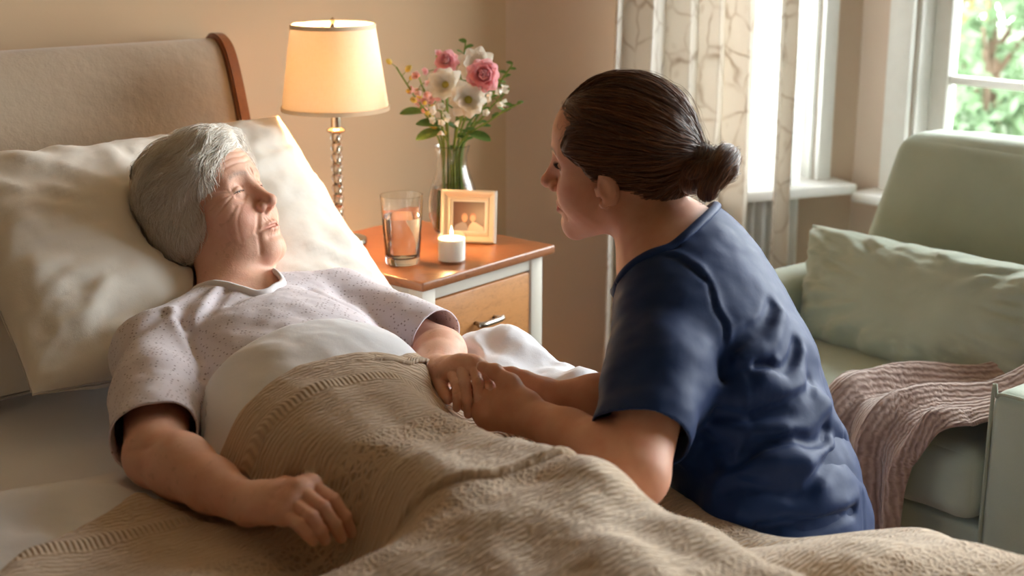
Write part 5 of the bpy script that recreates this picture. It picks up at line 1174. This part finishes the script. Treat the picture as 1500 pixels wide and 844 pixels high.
L = bpy.data.lights.new('candle_light', 'POINT'); L.energy = .45; L.color = (1, .62, .28); L.shadow_soft_size = .004; lo_ = bpy.data.objects.new('candle_light', L); COL.objects.link(lo_); lo_.parent = cn; lo_.location = (0, 0, .075)
# ---- photo frame
FP = V(-.088, 2.775, NZ); ff = _nrm(V(-.16, -1, 0)); fx_ = _nrm(np.cross(V(0, 0, 1), -ff))*1.0; fx_ = V(-ff[1], ff[0], 0); lean = math.radians(10)
fu = _nrm(V(0, 0, 1)*math.cos(lean)-ff*math.sin(lean)); fn = np.cross(fx_, fu); MF = MX([fx_, fu, fn], FP+V(0, 0, .0005))
pf = thing('picture_frame', FP, 'silver picture frame holding a photo of two people on the nightstand', 'picture frame')
M_SILV = simple_mat('silver_frame', srgb(222, 212, 196), .28, **{'Metallic': .35}); M_MAT = simple_mat('white_mat_card', srgb(240, 236, 228), .7)
FWd, FHt, bo = .112, .105, .019
bm = bmesh.new()
def fr_ring(x0, y0, z, ins): return [bm.verts.new((x0+ins, y0+ins, z)), bm.verts.new((FWd/2-ins, y0+ins, z)), bm.verts.new((FWd/2-ins, FHt-ins, z)), bm.verts.new((x0+ins, FHt-ins, z))]
rr = [fr_ring(-FWd/2, 0, z, i) for i, z in ((.0, -.006), (0, .006), (.003, .009), (.007, .0075), (bo-.005, .003), (bo-.003, .0045), (bo, .0035), (bo, -.006))]
for A_, B_ in zip(rr, rr[1:]+rr[:1]):
    for i in range(4): bm.faces.new([A_[i], A_[(i+1) % 4], B_[(i+1) % 4], B_[i]])
for v in bm.verts: v.co = MF @ v.co
bobj('moulding', bm, M_SILV, pf)
box_obj('backing', (FWd-.006, FHt-.006, .003), MF, simple_mat('black_board', (.02, .02, .02), .8), pf, .0005, c=(0, FHt/2, -.0045))
w_, h_ = FWd-2*bo-.001, FHt-2*bo-.001
box_obj('mat_card', (w_, h_, .0012), MF, M_MAT, pf, .0001, c=(0, FHt/2, -.0018))
def disc(cx, cy, rx, ry, z, n=20): return [(cx+rx*math.cos(t), cy+ry*math.sin(t), z) for t in np.linspace(0, 6.283, n, endpoint=False)]
pv, pfc, pm = [], [], []
def poly(pts, mi): k = len(pv); pv.extend([tuple(MF @ Vector(p)) for p in pts]); pfc.append(tuple(range(k, k+len(pts)))); pm.append(mi)
y0 = bo+.0045; y1 = FHt-bo-.0045; xw = w_/2-.0045; z = -.0009
poly([(-xw, y0, z), (xw, y0, z), (xw, y1, z), (-xw, y1, z)], 0)
poly([(-xw, y0, z+.0001), (-xw+.005, y0+.011, z+.0001), (-.013, y0+.018, z+.0001), (-.006, y0+.016, z+.0001), (0, y0+.004, z+.0001), (0, y0, z+.0001)], 1); poly([(-.002, y0, z+.0002), (.001, y0+.011, z+.0002), (.008, y0+.019, z+.0002), (.015, y0+.017, z+.0002), (xw-.002, y0+.008, z+.0002), (xw-.001, y0, z+.0002)], 2)
poly(disc(-.0085, y0+.0275, .0066, .0082, z+.0002), 5); poly(disc(.0085, y0+.028, .0068, .0083, z+.0002), 4)
poly(disc(-.0085, y0+.0250, .0055, .0072, z+.0003), 3); poly(disc(.0080, y0+.0255, .0052, .0068, z+.0003), 3)
pmats = [simple_mat('print_backdrop', srgb(104, 72, 58), .35), simple_mat('print_grey_shirt', srgb(150, 142, 146), .35), simple_mat('print_pale_top', srgb(212, 186, 172), .35), simple_mat('print_skin', srgb(214, 156, 126), .35), simple_mat('print_auburn_hair', srgb(150, 84, 58), .35), simple_mat('print_fair_hair', srgb(170, 124, 96), .35)]
o = mobj('photograph', pv, pfc, pmats, pf, False)
for q, mi in zip(o.data.polygons, pm): q.material_index = mi
bm = bmesh.new(); Ms = MF @ Matrix.Translation((0, .006, -.006)) @ Matrix.Rotation(math.radians(-14), 4, 'X'); bm_box(bm, (.03, .085, .002), Ms, .0005, c=(0, .0405, -.001)); bobj('easel_stand', bm, simple_mat('black_felt', (.03, .03, .03), .9), pf)
# ---- vase of cut flowers
VP = V(-.122, 2.878, NZ); vase = thing('flower_vase', VP, 'round clear glass vase half full of water holding cut flowers', 'vase')
lathe('glass_body', [(0, .0003), (.033, .0003), (.040, .006), (.050, .035), (.0515, .060), (.046, .092), (.036, .120), (.030, .142), (.0305, .160), (.036, .180), (.0345, .1805), (.0288, .160), (.0282, .142), (.034, .119), (.044, .091), (.0495, .060), (.048, .036), (.038, .009), (0, .008)], VP, M_GLASS, vase, 48, ang=60)
lathe('water', [(0, .0083), (.0375, .0093), (.0475, .036), (.0492, .060), (.0437, .090), (.0425, .094), (0, .0938)], VP, M_WATER, vase, 48, ang=60)
def petal_mat(name, a, b, t=.35):
    m = NT(name); c = m.mix(a, b, m.ramp(m.noise(m.co('Object'), 60, 3), [(.35, 0.0), (.7, 1.0)])); p = m.bsdf(c, .6); tr = m.n('ShaderNodeBsdfTranslucent'); m.l(c, tr.inputs[0]); x = m.n('ShaderNodeMixShader'); x.inputs[0].default_value = t
    m.l(p.outputs[0], x.inputs[1]); m.l(tr.outputs[0], x.inputs[2]); m.l(x.outputs[0], m.out.inputs['Surface']); return m.m
PT = dict(white=petal_mat('white_petal', srgb(248, 244, 234), srgb(240, 232, 216)), pink=petal_mat('pink_petal', srgb(250, 206, 208), srgb(244, 182, 190)), blush=petal_mat('blush_petal', srgb(248, 212, 202), srgb(240, 190, 180)), yel=petal_mat('yellow_bud', srgb(232, 196, 96), srgb(208, 190, 90)))
M_STEM = petal_mat('green_stem', srgb(122, 140, 58), srgb(96, 122, 44), .15); M_LEAF = petal_mat('flower_leaf', srgb(98, 128, 58), srgb(70, 104, 44), .3); M_EYE = petal_mat('flower_eye', srgb(206, 186, 84), srgb(170, 170, 70), .1)
def petal(L_, W_, cup, curl, n=7, m=5, tip=.55):
    t = np.linspace(0, 1, n)[:, None]; s = np.linspace(-1, 1, m)[None]
    w = W_*np.sin(np.pi*np.clip(t*.80+.10, 0, 1))**.7*(1-.25*(t > .9)); x = s*w; y = L_*t*(1-.06*s*s*t); z = cup*(s*s)*w*1.0+curl*t*t+.0*s
    return np.stack([x+0*t, y+0*s, z+0*t], -1).reshape(-1, 3), [tuple(f) for f in grid_faces(n, m)]
def ring_of(n, L_, W_, tilt, cup, curl, r=0.0, ph=0.0, rg_=None, z=0.0):
    out = []
    for k in range(n):
        v, f = petal(L_*rg_.uniform(.9, 1.08), W_*rg_.uniform(.9, 1.1), cup, curl); a = tilt+rg_.normal(0, .07)
        y, zz = v[:, 1].copy(), v[:, 2].copy(); v[:, 1] = r+y*math.cos(a)-zz*math.sin(a); v[:, 2] = z+y*math.sin(a)+zz*math.cos(a)
        q = ph+k*6.2832/n+rg_.normal(0, .06); x, y = v[:, 0].copy(), v[:, 1].copy(); v[:, 0] = x*math.cos(q)-y*math.sin(q); v[:, 1] = x*math.sin(q)+y*math.cos(q); out.append((v, f))
    return out
def to_dir(parts, c, d):
    z = _nrm(d); x = _nrm(np.cross(V(.3, .2, 1) if abs(z[2]) < .9 else V(1, 0, 0), z)); y = np.cross(z, x); R = np.array([x, y, z])
    return [(v@R+c, f) for v, f in parts]
def leaf_at(c, d, up, L_, W_):
    v, f = petal(L_, W_, .25, -L_*.15, 9, 5); y = _nrm(d); z = _nrm(up-y*(up@y)); x = np.cross(y, z); return v@np.array([x, y, z])+c, f
_az = {1: .3, 2: -1.3, 3: -2.2, 4: .9, 5: 2.4, 6: 1.9, 7: 2.9, 8: -2.7, 9: -3.1, 10: -2.45, 11: 1.5, 12: .05, 13: -.4, 14: -.15, 15: .7}
_in = [1, 2, 3, 5, 4]; SLOTS = {}
for _i, _s in enumerate(sorted(_in, key=lambda k: _az[k])): SLOTS[_s] = (.0105, -2.4+_i*2*math.pi/5)
for _i, _s in enumerate(sorted([k for k in _az if k not in _in], key=lambda k: _az[k])): SLOTS[_s] = (.0215, -3.0+_i*2*math.pi/10)
def flower(kind, head, fdir, size, label, seed, leaves=(), mat=None, group='cut flowers in the glass vase', cat='flower'):
    r = np.random.default_rng(seed); off = head-VP; az = math.atan2(off[1], off[0]); ring, slot = SLOTS[seed]
    q = V(math.cos(slot), math.sin(slot), 0); nk = VP+q*ring+V(0, 0, .172); foot = VP+q*ring*1.15+V(0, 0, .0135)
    pth = catmull([foot, nk, nk*.45+head*.55+V(0, 0, .010), head-_nrm(fdir)*.004], 22); root = thing('cut_flower', VP+V(0, 0, .01), label, cat, group)
    mobj('stem', *tube_data(pth, np.linspace(.0027, .0017, 22), 7), M_STEM, root)
    if kind == 'open':
        P = ring_of(9, size, size*.36, .22, .3, size*.10, .003, 0, r)+ring_of(8, size*.82, size*.34, .48, .35, size*.12, .002, .35, r, .001)
        mobj('petals', *join(*to_dir(P, head, fdir)), mat or PT['white'], root); cv, cf = lathe_data([(0, .006), (.004, .0055), (.0065, .003), (.007, 0)], 14); k = to_dir([(cv*(size/.03), cf)], head, fdir); mobj('flower_eye', *k[0], M_EYE, root)
    elif kind == 'ranunculus':
        P = []
        for j in range(6): P += ring_of(9-j, size*(1-.12*j), size*(.46-.03*j), .15+.24*j, .55, size*(.12+.04*j), .001, j*.37, r, -.001+.0018*j)
        mobj('petals', *join(*to_dir(P, head, fdir)), mat or PT['pink'], root); cv, cf = lathe_data([(0, .011), (.003, .010), (.004, .006), (.002, .003)], 12); mobj('flower_eye', *to_dir([(cv*(size/.028), cf)], head, fdir)[0], M_EYE, root)
    elif kind == 'spray':
        P = []; S_ = []
        for j in range(11):
            t = r.uniform(.62, 1.0); i = int(t*21); c = pth[i]; d = _nrm(r.normal(size=3)+V(0, -.5, .5)); e = c+d*size*r.uniform(.5, 1.3); fl_ = mobj('floret', *join(*to_dir(ring_of(5, size*.62, size*.26, .75, .5, .001, .0005, 0, r), e, d)), mat or PT['blush'], root); mobj('stalk', *tube_data([c, (c+e)/2+V(0, 0, .003), e+d*.001], .0008, 5), M_STEM, fl_)
    elif kind == 'buds':
        S_, P = [], []
        for j in range(7):
            i = 21-j*2; c = pth[max(i, 4)]; d = _nrm(V(r.normal(0, .7), -.4+r.normal(0, .3), .5)); e = c+d*size; bv, bf = lathe_data([(0, -.004), (.0035, -.001), (.0045, .003), (.003, .007), (0, .0095)], 9); bd_ = mobj('bud', *to_dir([(bv*r.uniform(.9, 1.4), bf)], e, d)[0], mat or PT['yel'], root); mobj('stalk', *tube_data([c, e], .0008, 5), M_STEM, bd_)
    elif kind == 'foliage':
        P = []
        for j in range(15):
            i = 21-j; c = pth[max(i, 5)]; s = 1 if j % 2 else -1; d = _nrm(V(s*.9+r.normal(0, .3), r.normal(0, .5), .35+r.normal(0, .2))); mobj('leaf', *leaf_at(c, d, V(0, -.6, 1), size*r.uniform(.7, 1.1), size*.26), M_LEAF, root)
    for i, d, l in leaves: mobj('leaf', *leaf_at(pth[int(i)], V(*d), V(0, -.5, 1), l, l*.28), M_LEAF, root)
    return root
flower('ranunculus', V(-0.0566,2.7525,1.0159), V(.10, -1, .25), .035, 'largest deep pink layered bloom facing forward at the top of the bouquet', 1)
flower('open', V(-0.0842,2.7402,0.9702), V(.05, -1, .35), .039, 'lowest wide white bloom with a green-yellow eye in the bouquet', 2, [(15, (.5, -.5, .3), .05)])
flower('open', V(-0.1285,2.7678,0.9957), V(-.25, -1, .45), .036, 'white bloom just left of the wide white one in the bouquet', 3)
flower('open', V(-0.0712,2.8169,1.0246), V(.1, -.9, .6), .038, 'white bloom half hidden behind the large pink bloom', 4)
flower('ranunculus', V(-0.1272,2.8093,1.0348), V(-.2, -.9, .5), .025, 'small pink bloom above the white blooms in the bouquet', 5)
flower('spray', V(-0.1516,2.8465,1.0577), V(-.2, -.6, .8), .020, 'dusky pink floret cluster at the very top of the bouquet', 6, mat=PT['pink'])
flower('spray', V(-0.1855,2.8124,1.0078), V(-.5, -.7, .5), .022, 'blush floret cluster on the lamp side of the bouquet', 7)
flower('spray', V(-0.1376,2.7269,0.9588), V(-.2, -1, .3), .019, 'small white floret cluster below the white blooms', 8, [(13, (-.8, -.4, .2), .055), (11, (-.9, -.5, -.1), .06)], mat=PT['white'])
flower('buds', V(-0.2303,2.8076,1.0283), V(-.8, -.3, .5), .016, 'arching spray of small yellow buds reaching toward the lamp', 9, [(12, (-.9, -.4, .1), .05)])
flower('buds', V(-0.1828,2.7592,0.9637), V(-.8, -.4, .3), .012, 'short stem of yellow buds drooping below the blush florets', 10)
flower('foliage', V(-0.0927,2.8710,1.0716), V(0, -.2, 1), .026, 'upright dark green leafy sprig standing at the back of the bouquet', 11, cat='leafy sprig')
flower('foliage', V(0.0027,2.8395,1.0316), V(.5, -.2, .9), .020, 'tall leafy sprig leaning toward the corner of the room', 12, cat='leafy sprig')
flower('foliage', V(0.0214,2.7799,0.9637), V(.8, -.3, .5), .020, 'wide-leaning leafy sprig arching low over the corner side', 13, [(10, (.8, -.5, -.1), .05)], cat='leafy sprig')
flower('spray', V(-0.0027,2.8069,0.9870), V(.6, -.5, .6), .018, 'thin cream floret spray among the leafy sprigs', 14, mat=PT['white'])
flower('foliage', V(-0.0276,2.8827,0.9997), V(.3, 0, .9), .022, 'leafy sprig rising behind the large pink bloom', 15, cat='leafy sprig')
# ================================================================ the armchair by the window
CA = .985; CB = -.67; CX, CY = AX, BX; CO = bw(CA, CB, 0); MCx = MX([CX, CY, V(0, 0, 1)], CO)
def cw(x, y, z): return CO+np.asarray(x, float)[..., None]*CX+np.asarray(y, float)[..., None]*CY+np.asarray(z, float)[..., None]*V(0, 0, 1)
M_SAGE = cloth_mat('sage_upholstery', srgb(174, 186, 170), 520, .3, .05, .8, .35, srgb(163, 175, 159)); M_PIPE = cloth_mat('sage_piping', srgb(160, 170, 152), 700, .3); M_FOOT = wood_mat('dark_walnut', srgb(84, 60, 42), srgb(56, 38, 26), .4)
chair = thing('armchair', cw(0, .36, 0), 'sage green upholstered armchair standing by the window behind the carer', 'armchair')
def soft_box(name, lo, hi, mat, parent, r=.03, puff=.0, n=22, wr=.0015, seed=0.0, fn=None, pw=8.0):
    """Rounded, slightly crowned block in chair coordinates."""
    lo, hi = V(*lo), V(*hi); c = (lo+hi)/2; h = (hi-lo)/2; bm = bmesh.new(); bmesh.ops.create_cube(bm, size=2); bmesh.ops.subdivide_edges(bm, edges=bm.edges[:], cuts=n, use_grid_fill=True)
    q = np.array([v.co[:] for v in bm.verts]); q = np.sign(q)*np.sin(np.abs(q)*np.pi/2)**.9
    inn = h-r; p = q*h; cl = np.clip(p, -inn, inn); d = p-cl; ln = np.linalg.norm(d, axis=1, keepdims=True); p = np.where(ln > 1e-9, cl+d/np.maximum(ln, 1e-9)*np.minimum(ln*1.0, r)*1.0, p)
    dm = np.abs(d); tot = dm.max(1, keepdims=True); p = np.where(ln > 1e-9, cl+d/np.maximum(ln, 1e-9)*tot, p)
    pf_ = q/1.0; e = puff*np.stack([np.sign(pf_[:, 0])*(np.abs(pf_[:, 0]) > .99)*(1-pf_[:, 1]**2)*(1-pf_[:, 2]**2), np.sign(pf_[:, 1])*(np.abs(pf_[:, 1]) > .99)*(1-pf_[:, 0]**2)*(1-pf_[:, 2]**2), np.sign(pf_[:, 2])*(np.abs(pf_[:, 2]) > .99)*(1-pf_[:, 1]**2)*(1-pf_[:, 0]**2)], -1)
    p = p+e+c; p = p+wr*fbm(p+seed, 9, 3)[:, None]*_nrm(V(.4, .4, .8))
    if fn is not None: p = fn(p)
    fs = [[v.index for v in f.verts] for f in bm.faces]; bm.free(); w = cw(p[:, 0], p[:, 1], p[:, 2]); o = mobj(name, w, fs, mat, parent); return o
soft_box('seat_base', (-.35, .012, .11), (.335, .68, .305), M_SAGE, chair, .015, 0, 16)
soft_box('seat_cushion', (-.338, -.012, .307), (.313, .50, .445), M_SAGE, chair, .045, .012, 26, .004, 2.0)
def arm_fn(p): return p
for s in (-1, 1):
    am = soft_box('arm', (.315 if s > 0 else -.468, .0, .11), (.443 if s > 0 else -.340, .66, .56), M_SAGE, chair, .028, .004, 22, .0015, 5.0+s)
    x0, x1 = (.321, .437) if s > 0 else (-.462, -.346); r = .028
    lp = [(x0, .004, .12), (x0, .004, .535), (x0+.008, .004, .549), (x0+.024, .004, .556), (x1-.024, .004, .556), (x1-.008, .004, .549), (x1, .004, .535), (x1, .004, .12)]
    mobj('piping', *tube_data(catmull([cw(*p) for p in lp], 60), .0035, 8), M_PIPE, am)
def back_fn(p):
    z = np.clip((p[:, 2]-.30)/.54, 0, 1); q = p.copy(); q[:, 1] += .13*z**1.2; q[:, 0] *= 1-.15*z; q[:, 2] -= .004*(p[:, 0]/.42)**4*z; return q
soft_box('back', (-.440, .50, .305), (.400, .655, .845), M_SAGE, chair, .038, .012, 28, .003, 8.0, back_fn)
for x in (-.33, .37):
    for y in (.06, .60): lathe('leg', [(0, 0), (.016, 0), (.024, .112), (0, .112)], cw(x, y, 0), M_FOOT, chair, 14)
c0 = cw(-.045, .36, .542); ay_ = _nrm(V(0, 0, 1)*.86+CY*.42); axc = -CX
pillow('cushion', c0, axc, ay_, .318, .136, .19, M_SAGE, 'plump sage green lumbar cushion resting on the armchair seat', 'cushion', 9.0, None, wr=.012, bow=.03, sharp=.42, skew=((1, 1, .055, -.012), (1, -1, -.005, .012)))
# ---- throw blanket
def throw_mat():
    m = NT('mauve_knit'); tc = m.n('ShaderNodeTexCoord'); uv = tc.outputs['UV']
    w = m.n('ShaderNodeTexWave', wave_type='BANDS', bands_direction='X'); w.inputs['Scale'].default_value = 30; w.inputs['Distortion'].default_value = 3.5; w.inputs['Detail Scale'].default_value = 2.0; m.l(uv, w.inputs['Vector'])
    v = m.n('ShaderNodeTexVoronoi'); v.inputs['Scale'].default_value = 120; m.l(uv, v.inputs['Vector']); h = m.math('ADD', m.math('MULTIPLY', w.outputs['Fac'], .6), m.math('MULTIPLY', m.math('SUBTRACT', 1.0, v.outputs['Distance']), .5))
    c = m.mix(srgb(150, 126, 116), srgb(200, 178, 168), h); m.bsdf(c, .95, m.bump(h, .9, .004), **{'Sheen Weight': .5, 'Specular IOR Level': .15}); return m.m
pth = catmull([cw(*p) for p in ((.372, .44, .572), (.350, .37, .578), (.305, .28, .540), (.245, .18, .478), (.175, .09, .462), (.145, .03, .461), (.125, -.020, .440), (.120, -.034, .37), (.135, -.034, .22), (.165, -.030, .005))], 90)
tl_ = np.linspace(0, 1, 90); wd = np.interp(tl_, [0, .25, .5, .65, .85, 1], [.15, .15, .14, .115, .085, .06]); nv = 60; sv = np.linspace(-1, 1, nv)
T = np.gradient(pth, axis=0); T /= np.linalg.norm(T, axis=1, keepdims=True)
Nn = np.array([_nrm(np.interp(t, [0, .4, .6, .7, 1], [0, 0, .2, 1, 1])*(-CY)+np.interp(t, [0, .55, .7, 1], [1, 1, .1, 0])*V(0, 0, 1)+np.interp(t, [0, .15, .4], [0, -.5, 0])*CX) for t in tl_]); Nn = Nn-T*(Nn*T).sum(1, keepdims=True); Nn /= np.linalg.norm(Nn, axis=1, keepdims=True); Sd = np.cross(T, Nn)
s2, t2 = np.meshgrid(sv, tl_, indexing='xy'); fold = .020*(1+np.sin(s2*7.5+2.2*t2+.8*np.sin(5*t2)))*(.5+.7*t2)+.010*(1+np.sin(s2*17+3*t2))*.5+.006*n2(s2*1.5, t2*4, 2, 3, 3)
P = pth[:, None]+(s2*wd[:, None])[..., None]*Sd[:, None]+(fold+.010)[..., None]*Nn[:, None]
o = mobj('throw_blanket', P.reshape(-1, 3), grid_faces(90, nv), throw_mat(), None, True, origin=cw(.1, .1, .46)); add_uv(o, np.stack([s2*wd[:, None]*1.4, t2*.85], -1).reshape(-1, 2)); md = o.modifiers.new('thick', 'SOLIDIFY'); md.thickness = .006; md.offset = 1
tag(o, 'mauve knitted throw blanket draped over the armchair seat and hanging down', 'throw blanket')
# ================================================================ soft things give way to the bodies that lie on or lean against them
def yield_to(o, sdfs, margin, it=4, smooth=0):
    me = o.data; n = len(me.vertices); co = np.empty(n*3, np.float32); me.vertices.foreach_get('co', co); P = co.reshape(-1, 3).astype(float)+V(*wloc(o)); P0 = P.copy()
    for s in sdfs:
        lo, hi = s.bounds(.02); idx = np.nonzero(((P > lo) & (P < hi)).all(1))[0]
        for _ in range(it):
            if not len(idx): break
            Q = P[idx]; d = s.pts(Q); m = d < margin
            if not m.any(): break
            idx = idx[m]; Q = Q[m]; d = d[m]; e = 8e-4
            G = np.stack([s.pts(Q+V(*(e*(j == i) for j in range(3))))-d for i in range(3)], -1); G /= np.linalg.norm(G, axis=1, keepdims=True)+1e-9
            P[idx] = Q+G*np.minimum(margin-d, .03)[:, None]*1.02
    if smooth:
        F = np.empty(len(me.polygons)*4, np.int32); me.polygons.foreach_get('vertices', F); F = F.reshape(-1, 4); D = P-P0; mv = np.linalg.norm(D, axis=1) > 1e-5
        for _ in range(smooth): D2 = lap(D, F, 1, .5); D = np.where(mv[:, None], D, D2)
        P = P0+D
    me.vertices.foreach_set('co', (P-V(*wloc(o))).astype(np.float32).ravel()); me.update()
yield_to(pillow1, [sp, gs], .005, 5, 6); yield_to(pillow1, [hs], .013, 5, 6)
yield_to(fsheet, [gs, sp], .004, 4, 3)
yield_to(duvet, [sp, gs], .0065, 4, 8)
yield_to(blanket, [sp, gs], .0085, 4, 8)
# ================================================================ light and camera
w = bpy.data.worlds.new('daylight'); SC.world = w; w.use_nodes = True; nt = w.node_tree; nt.nodes.clear()
bg = nt.nodes.new('ShaderNodeBackground'); ot = nt.nodes.new('ShaderNodeOutputWorld'); sk = nt.nodes.new('ShaderNodeTexSky')
sk.sky_type = 'HOSEK_WILKIE'; sk.turbidity = 7; sk.ground_albedo = .4; sk.sun_direction = tuple(_nrm(V(.3, .6, .75)))
mx = nt.nodes.new('ShaderNodeMix'); mx.data_type = 'RGBA'; mx.inputs[0].default_value = .75; mx.inputs[7].default_value = (.96, .98, 1.0, 1)
nt.links.new(sk.outputs[0], mx.inputs[6]); nt.links.new(mx.outputs[2], bg.inputs[0]); nt.links.new(bg.outputs[0], ot.inputs[0]); bg.inputs[1].default_value = 12.0
def portal(name, P0, d, n, hole):
    t0, t1, z0, z1 = hole; L = bpy.data.lights.new(name, 'AREA'); L.shape = 'RECTANGLE'; L.size = t1-t0; L.size_y = z1-z0; L.cycles.is_portal = True
    o = bpy.data.objects.new(name, L); COL.objects.link(o); z = n; x = d; y = np.cross(z, x)
    if y[2] < 0: x = -x; y = np.cross(z, x)
    o.matrix_world = MX([x, y, z], P0+d*(t0+t1)/2+n*.155+V(0, 0, (z0+z1)/2))
portal('daylight_portal', C1, d2, n2_, H1); portal('daylight_portal', C2, d3, n3_, H2)
cd = bpy.data.cameras.new('camera'); cd.lens = 50; cd.sensor_width = 36; cam = bpy.data.objects.new('camera', cd); COL.objects.link(cam)
cam.location = (0, 0, 1.33); cam.rotation_euler = (math.radians(75), 0, 0); SC.camera = cam
cd.dof.use_dof = True; cd.dof.focus_distance = 2.18; cd.dof.aperture_fstop = 3.7; cd.clip_start = .05
vs = SC.view_settings; vs.view_transform = 'Standard'; vs.look = 'None'; vs.gamma = 1; vs.use_curve_mapping = False; vs.exposure = 1.0
SC.cycles.use_denoising = True; SC.cycles.max_bounces = 12; SC.cycles.diffuse_bounces = 7; SC.cycles.transparent_max_bounces = 16; SC.cycles.sample_clamp_indirect = 6.0
